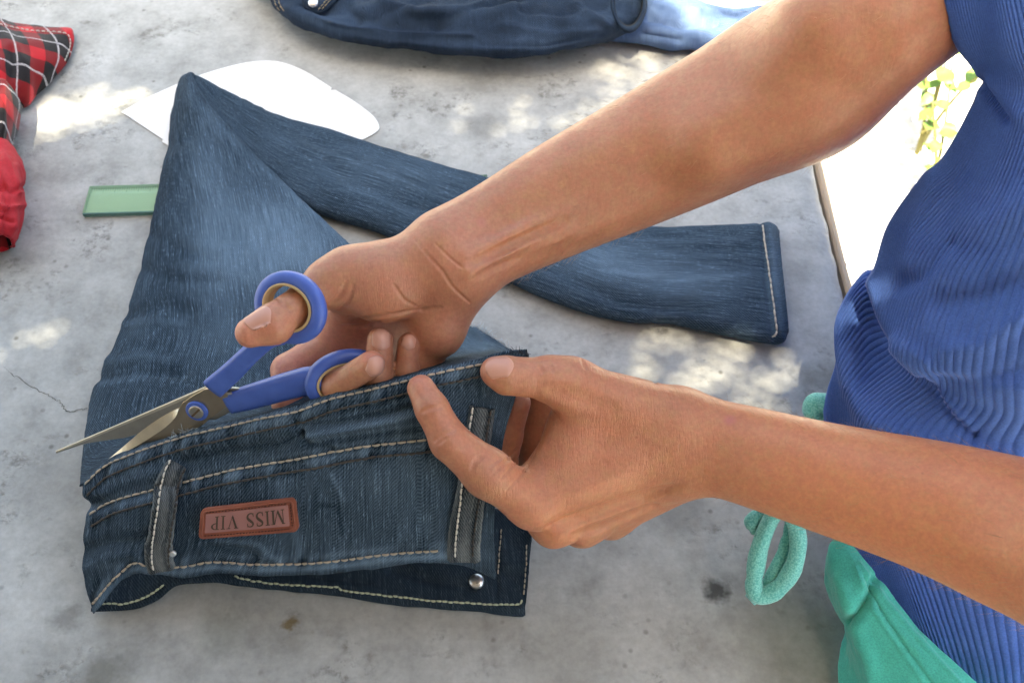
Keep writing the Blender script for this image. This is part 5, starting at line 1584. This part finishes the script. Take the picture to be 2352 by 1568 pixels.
# ruler
def mat_ruler():
    m = Mat('green_clear_plastic')
    m.set(Base__Color=(0.55, 0.74, 0.58), Roughness=.06, Specular__IOR__Level=.9)
    tr = m.node('BsdfTransparent', Color=(0.885, 0.965, 0.90)); mx = m.n.new('ShaderNodeMixShader'); fr = m.node('Fresnel', IOR=1.5)
    m.l.new(m.math('MULTIPLY_ADD', fr.outputs[0], 1.3, .08), mx.inputs[0]); m.l.new(tr.outputs[0], mx.inputs[1]); m.l.new(m.b.outputs[0], mx.inputs[2]); m.l.new(mx.outputs[0], m.out.inputs['Surface'])
    return m.m
def make_ruler():
    a, b = T(203, 467, 0), T(1120, 440, 0)
    e = (b - a); L = e.length; e.normalize(); s = Vector((-e.y, e.x, 0))
    ends = []
    w = .0155
    prof = [(-w, .0008), (w, .0008), (w, .0050), (w - .001, .0056), (-w + .0010, .0056), (-w, .0050)]
    vs, fs = [], []
    for p in (a, b):
        for x, z in prof: vs.append(p + s * x + Vector((0, 0, z)))
    for k in range(6): fs.append((k, (k + 1) % 6, 6 + (k + 1) % 6, 6 + k))
    fs += [tuple(range(6))[::-1], tuple(range(6, 12))]
    r = obj('ruler', mesh_from('ruler', vs, fs, False), mat_ruler())
    tag(r, 'pale green clear plastic ruler sticking out from under the jeans', 'ruler')
    r.location = (0, 0, 0)
    q = [p - s * (w + o) + Vector((0, 0, z)) for p in (a, b) for o, z in ((.0002, .0010), (.0012, .0010), (.0012, .0050), (.0002, .0050))]
    MB().add(q, [(0, 1, 2, 3), (7, 6, 5, 4), (1, 5, 6, 2), (2, 6, 7, 3), (0, 4, 5, 1), (3, 7, 4, 0)]).build('front_edge', plain('dark_green_edge', (0.10, 0.24, 0.22), .2), r, False)
    mb = MB()
    i = 0
    while i * .002 < L - .004:
        t = a + e * (.003 + i * .002); ln = .006 if i % 5 == 0 else .0035
        q = [t + s * (w - .0032 - y) + e * x + Vector((0, 0, .00568)) for x, y in ((-.00016, 0), (.00016, 0), (.00016, ln), (-.00016, ln))]
        mb.add(q, [(0, 1, 2, 3)]); i += 1
    mk = mb.build('graduations', plain('ruler_ink', (0.10, 0.22, 0.14), .5), r, False); mk['kind'] = 'stuff'
make_ruler()

# red plaid shirt at the left
def mat_plaid():
    m = Mat('red_plaid'); uv = m.tc('UV')
    s = m.node('SeparateXYZ', Vector=m.mapping(uv, (1, 1, 1), (0, 0, .35)))
    def stripes(x, period, off, a, b):
        f = m.math('FRACT', m.math('DIVIDE', m.math('ADD', x, off), period))
        return m.math('MULTIPLY', m.math('GREATER_THAN', f, a), m.math('LESS_THAN', f, b))
    x, y = s.outputs[0], s.outputs[1]
    bx, by = stripes(x, .044, .5, .30, .95), stripes(y, .044, .506, .30, .95)
    dark = m.math('MULTIPLY_ADD', m.math('ADD', bx, by), .5, 0.0)
    col = m.ramp(dark, [(0.0, (0.50, 0.012, 0.022)), (0.5, (0.20, 0.008, 0.012)), (1.0, (0.012, 0.010, 0.012))])
    wx, wy = stripes(x, .044, .5, .60, .645), stripes(y, .044, .506, .60, .645)
    dash = m.math('GREATER_THAN', m.noise(m.mapping(uv, (900, 900, 1)), 1.0, 1), .42)
    col = m.mix(col, (0.55, 0.52, 0.54), m.math('MULTIPLY', m.math('MAXIMUM', wx, wy), m.math('MULTIPLY', dash, .85)))
    n = m.noise(m.mapping(uv, (1500, 1500, 1)), 1.0, 2)
    col = m.mix(col, m.ramp(n, [(.3, .8), (.7, 1.15)]), 1.0, 'MULTIPLY')
    return m.set(Base__Color=col, Roughness=.9, Sheen__Weight=.2, Specular__IOR__Level=.2, Normal=m.bump(n, .4, .0004))
M_PLAID = mat_plaid()
def mat_red():
    m = Mat('red_lining'); c = m.tc('Object'); n = m.noise(c, 500.0, 3)
    return m.set(Base__Color=m.ramp(n, [(.3, (0.42, 0.008, 0.018)), (.7, (0.52, 0.014, 0.028))]), Roughness=.75, Normal=m.bump(n, .3, .0004))
M_REDL = mat_red()
plaid = thing('plaid_shirt', T(-60, 250), 'red and black plaid shirt with white lines at the left', 'shirt')
GP = loft([
    [(-160, 20, .004), (-60, 34, .004), (20, 52, .004), (100, 63, .004), (156, 66, .004), (166, 74, .004)],
    [(-160, 10, .020), (-60, 30, .018), (20, 50, .014), (100, 62, .012), (158, 65, .010), (170, 84, .007)],
    [(-160, 60, .034), (-60, 72, .032), (20, 86, .028), (90, 92, .022), (140, 98, .015), (168, 108, .007)],
    [(-160, 110, .038), (-60, 120, .036), (10, 128, .032), (75, 130, .026), (125, 134, .017), (155, 144, .007)],
    [(-160, 170, .036), (-60, 178, .034), (0, 178, .031), (50, 172, .026), (92, 176, .017), (120, 186, .006)],
    [(-160, 230, .030), (-60, 235, .028), (-10, 232, .025), (30, 222, .020), (58, 222, .013), (72, 232, .005)],
    [(-160, 260, .004), (-60, 262, .004), (0, 260, .004), (30, 250, .004), (50, 248, .004), (62, 244, .003)],
], 120, 90)
GP = ripple(dents(GP, [([(0, 60), (60, 150), (60, 230)], 14, .003), ([(30, 120), (20, 200)], 12, -.003)]), .0012, 40, 2.0)
obj('front_panel', sheet_mesh('front_panel', GP), M_PLAID, plaid)
p_, _ = Surf(GP).line([(-20, 52), (60, 70), (140, 76), (158, 84), (160, 110), (146, 146)], 60); mb = MB(); stitch_row(mb, p_, [Vector((0, 0, 1))] * len(p_), .0035, .0015, .0006); mb.build('edge_stitching', plain('white_edge_thread', (.55, .53, .5), .8), plaid)
GQ = loft([
    [(-160, 190, .008), (-60, 200, .030), (0, 180, .044), (24, 196, .040), (42, 228, .026), (48, 256, .010), (44, 262, .003)],
    [(-160, 240, .008), (-60, 245, .034), (0, 232, .046), (22, 240, .040), (40, 256, .026), (47, 270, .010), (43, 275, .003)],
    [(-160, 290, .008), (-60, 295, .034), (0, 285, .042), (18, 290, .036), (32, 298, .024), (40, 306, .010), (36, 310, .003)],
    [(-160, 340, .008), (-60, 340, .030), (0, 332, .034), (8, 340, .030), (16, 346, .020), (22, 352, .009), (20, 360, .003)],
    [(-160, 400, .008), (-60, 395, .028), (-10, 385, .030), (-2, 385, .028), (6, 388, .020), (12, 392, .009), (10, 396, .003)],
], 90, 80)
obj('sleeve', sheet_mesh('sleeve', ripple(GQ, .0014, 45, 7.0)), M_PLAID, plaid)
GR = loft([
    [(-160, 300, .010), (-60, 310, .030), (-5, 318, .036), (14, 322, .032), (26, 334, .022), (34, 346, .010), (30, 350, .003)],
    [(-160, 330, .010), (-60, 340, .034), (-5, 348, .042), (24, 352, .038), (42, 362, .027), (50, 374, .012), (46, 378, .003)],
    [(-160, 380, .010), (-60, 385, .038), (-5, 392, .048), (30, 392, .042), (50, 396, .028), (57, 402, .012), (52, 406, .003)],
    [(-160, 450, .010), (-60, 450, .038), (-5, 452, .048), (30, 452, .042), (48, 456, .028), (55, 460, .012), (50, 464, .003)],
    [(-160, 500, .010), (-60, 500, .038), (-10, 500, .046), (22, 504, .040), (42, 510, .028), (51, 516, .012), (46, 520, .003)],
    [(-160, 540, .010), (-60, 536, .034), (-10, 530, .040), (12, 532, .036), (30, 545, .026), (38, 560, .012), (34, 564, .003)],
    [(-160, 560, .010), (-60, 556, .030), (-10, 540, .034), (8, 540, .032), (24, 552, .024), (30, 568, .010), (26, 572, .003)],
], 90, 80)
GR = dents(GR, [([(0, 400), (20, 470), (10, 530)], 8, -.003), ([(35, 380), (40, 450), (32, 520)], 8, .002)])
GR = dents(GR, [([(-20, 420), (30, 440), (52, 430)], 6, -.004), ([(-20, 470), (20, 480), (50, 470)], 6, .003), ([(10, 360), (30, 400), (45, 440)], 6, .003), ([(0, 500), (30, 510)], 5, -.003)])
cuff = obj('cuff', sheet_mesh('cuff', ripple(ripple(GR, .0014, 60, 4.0), .0005, 150, 2.0)), M_REDL, plaid)
GS = loft([[(-80, 505, .020), (-5, 505, .024), (16, 512, .020), (28, 530, .012)], [(-80, 545, .012), (-5, 548, .014), (14, 552, .012), (26, 560, .008)], [(-80, 590, .006), (-5, 580, .006), (14, 576, .005), (30, 567, .004)]], 40, 30)
obj('cuff_lining', sheet_mesh('cuff_lining', GS), M_PLAID, plaid)

# dark jeans folded at the back of the table
M_DARK = mat_denim('dark_denim', (0.005, 0.013, 0.028), (0.060, 0.105, 0.180), .35, fade_noise=.7)
back = thing('dark_jeans', T(1060, 60), 'dark indigo jeans lying in a heap at the far side of the table', 'jeans')
lowb = [(560, -60), (610, -10), (640, 30), (704, 66), (797, 95), (920, 115), (1067, 130), (1214, 130), (1312, 117), (1410, 90), (1468, 58), (1478, 20), (1478, -50)]
def brow(du, dv, z): return [(u + du * ((u - 1050) / 450), v + dv * (1 - .35 * abs((u - 1050) / 450) ** 2), z) for u, v in lowb]
GE = loft([brow(-20, -10, .004), brow(-6, -2, .012), brow(0, 0, .022), brow(-4, -18, .034), brow(-14, -50, .040), brow(-30, -90, .042), brow(-60, -140, .040), brow(-110, -210, .028)], 220, 120)
GE = dents(GE, [([(760, 40), (900, 30), (1040, 40), (1180, 20)], 16, .006), ([(700, 20), (850, 45), (950, 20)], 12, -.005), ([(1000, 60), (1100, 20), (1190, -10)], 14, -.006), ([(1130, 8), (1180, -4)], 10, -.012), ([(870, 60), (1050, 90), (1200, 80)], 18, -.003), ([(1250, 30), (1330, 60), (1420, 50)], 20, .004), ([(640, 10), (760, 80), (900, 105)], 10, .002)])
GE = dents(GE, [([(690, 30), (800, 62), (930, 78), (1080, 82)], 7, .003), ([(880, 10), (960, 30), (1060, 28), (1110, 10)], 9, .006), ([(1200, 20), (1290, 30), (1390, 15)], 9, -.004), ([(1150, 60), (1260, 80), (1370, 70)], 10, .003), ([(800, 20), (830, 50)], 8, -.004), ([(1100, 100), (1250, 108), (1380, 84)], 7, -.002), ([(1270, -20), (1330, 20), (1400, 60)], 8, .004)])
GE = ripple(GE, .0022, 30, 6.0); GE = ripple(GE, .0006, 110, 3.0)
fE = fade_map(GE, [(760, 50, 120, 30, .25), (1250, 100, 200, 30, .22), (1080, 25, 60, 20, .2), (1400, 40, 70, 40, .2), (700, 20, 60, 30, .2)], .05)
obj('seat_panel', sheet_mesh('seat_panel', GE, fE), M_DARK, back)
# open leg end: denim rim round a mouth painted near-black for its inner shade
def mouth_ring(rings):
    c = (1444, 14); vs, fs = [], []; n = 40
    for (s, o) in rings:
        for k in range(n):
            a = 2 * math.pi * k / n
            u, v = c[0] + 34 * s * math.cos(a) * (1 - .15 * math.sin(a)), c[1] + 50 * s * math.sin(a)
            q = T(u, v, .044); vs.append(q - ray(u, v).normalized() * o)
    for i in range(len(rings) - 1):
        for k in range(n): fs.append((i * n + k, i * n + (k + 1) % n, (i + 1) * n + (k + 1) % n, (i + 1) * n + k))
    return vs, fs, n
vs, fs, n_ = mouth_ring([(1.26, -.012), (1.18, -.001), (1.08, .002), (1.0, .0018), (.95, -.001)])
rim = obj('leg_hem', mesh_from('leg_hem', vs, fs), M_DARK, back)
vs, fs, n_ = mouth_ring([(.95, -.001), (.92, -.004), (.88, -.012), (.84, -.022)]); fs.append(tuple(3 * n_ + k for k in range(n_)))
obj('leg_opening', mesh_from('leg_opening', vs, fs), plain('mouth_shade', (0.008, 0.009, 0.012), .95), back)
SE = Surf(GE)
def at_se(u, v):
    p, n = SE.hit(u, v); return (p, n) if p is not None else (T(u, v, .05), Vector((0, 0, 1)))
tp, tn_ = at_se(723, 12)
mb = MB(); ptsT = []
for (u, v) in cr([(706, 4), (712, 18), (735, 26), (752, 16), (768, 2), (776, -12)], 24):
    q, n = at_se(u, v); ptsT.append(q + n * .003)
tb = MB().tube(ptsT, .0042, 8, flat=.5).build('tab', M_DARK, back)
mb = MB(); mb.add(*disc(tp + tn_ * .005, .0048, 0, .003, 18, .6, tn_)); mb.build('button', plain('bright_button', (0.85, 0.86, 0.9), .25, Metallic=.8), back)
mb = MB()
for off in (0, 9):
    q, n = SE.line([(628 + off, -20), (634 + off, 10), (648 + off, 30)], 30)
    if len(q) > 3: stitch_row(mb, q, n, .004, .001, .0005)
    q, n = SE.line([(735 + off, 24), (756 + off, 8), (775 + off, -10)], 30, .006)
    if len(q) > 3: stitch_row(mb, q, n, .003, .001, .0005)
st = mb.build('seam_stitching', plain('gold_thread', (.30, .24, .15), .8), back); st['kind'] = 'stuff'

# paler jeans behind, lying in the sun
pale = thing('pale_jeans', T(1600, 40), 'light faded jeans in full sun at the far right of the table', 'jeans')
GF = loft([
    [(1380, 95, .003), (1480, 106, .003), (1560, 117, .003), (1640, 118, .003), (1760, 112, .003), (1900, 100, .003)],
    [(1380, 85, .014), (1480, 98, .014), (1560, 112, .013), (1640, 114, .012), (1760, 108, .012), (1900, 96, .012)],
    [(1380, 50, .026), (1480, 70, .026), (1560, 80, .024), (1640, 84, .020), (1760, 80, .018), (1900, 70, .016)],
    [(1380, 10, .030), (1480, 30, .030), (1560, 45, .028), (1640, 52, .022), (1760, 46, .018), (1900, 40, .016)],
    [(1380, -30, .028), (1480, -10, .028), (1560, 5, .024), (1640, 28, .014), (1760, 30, .010), (1900, 26, .010)],
    [(1380, -60, .004), (1480, -40, .004), (1560, -20, .004), (1640, 14, .004), (1760, 18, .003), (1900, 16, .003)],
], 130, 80)
GF = ripple(dents(GF, [([(1490, 40), (1570, 60), (1650, 55)], 10, -.006), ([(1480, 80), (1560, 92)], 8, -.004), ([(1500, 10), (1600, 30)], 12, .005)]), .002, 40, 1.0)
obj('leg', sheet_mesh('leg', GF, fade_map(GF, [(1560, 40, 120, 60, .25)], .35)), mat_denim('pale_denim', (0.02, 0.05, 0.12), (0.13, 0.21, 0.38), .5), pale)

# plants beyond the edge, in the sun
def mat_leaf():
    m = Mat('leaf_green'); c = m.tc('Object'); n = m.noise(c, 18.0, 3)
    return m.set(Base__Color=m.ramp(n, [(.3, (0.07, 0.17, 0.03)), (.7, (0.16, 0.27, 0.06))]), Roughness=.5)
M_LEAF = mat_leaf(); M_STEM = plain('stem', (0.16, 0.15, 0.05), .8)
leafG = None
def leaf_mesh():
    n = 9; vs, fs = [], []
    for i in range(n):
        t = i / (n - 1); w = .30 * math.sin(math.pi * t ** .8) + .004
        for x in (-1, -.5, 0, .5, 1): vs.append((x * w, t, -.10 * t * t + .12 * abs(x) * w + .03 * math.sin(t * 9 + x)))
    for i in range(n - 1):
        for k in range(4): fs.append((i * 5 + k, i * 5 + k + 1, i * 5 + 6 + k, i * 5 + 5 + k))
    me = mesh_from('leaf', vs, fs); me.materials.append(M_LEAF); return me
LEAF = leaf_mesh()
def plant(u, v, label, seed, h=.30, nl=12, size=.06):
    rng = random.Random(seed); b = T(u, v, -.52); b.z = -.75
    t = thing('plant', b, label, 'plant', 'leafy plants on the sunny ground')
    mb = MB()
    for s in range(4):
        a = rng.uniform(0, 6.28); lean = Vector((math.cos(a), math.sin(a), 0)) * rng.uniform(.04, .22)
        pts = [b + lean * k * k + Vector((0, 0, h * k * rng.uniform(.9, 1.0))) for k in (0, .35, .7, 1)]
        mb.tube(cr([tuple(p) for p in pts], 10), np.linspace(.004, .0015, 10), 6)
        for _ in range(nl // 4):
            k = rng.uniform(.35, 1); p = b + lean * k * k + Vector((0, 0, h * k))
            o = bpy.data.objects.new('leaf', LEAF); COL.objects.link(o); o.parent = t; o.matrix_parent_inverse = Matrix.Translation(-t.location)
            o.location = p; sc = size * rng.uniform(.7, 1.3); o.scale = (sc, sc, sc); o.rotation_euler = (rng.uniform(-.5, .5), rng.uniform(-.6, .6), rng.uniform(0, 6.28))
    mb.build('stem', M_STEM, t)
plant(2205, 135, 'leafy green plant in the sun, upper one in the gap between elbow and blue shirt', 3, .26, 24, .040)
plant(2228, 260, 'leafy green plant in the sun, lower one right against the blue shirt', 8, .24, 24, .040)
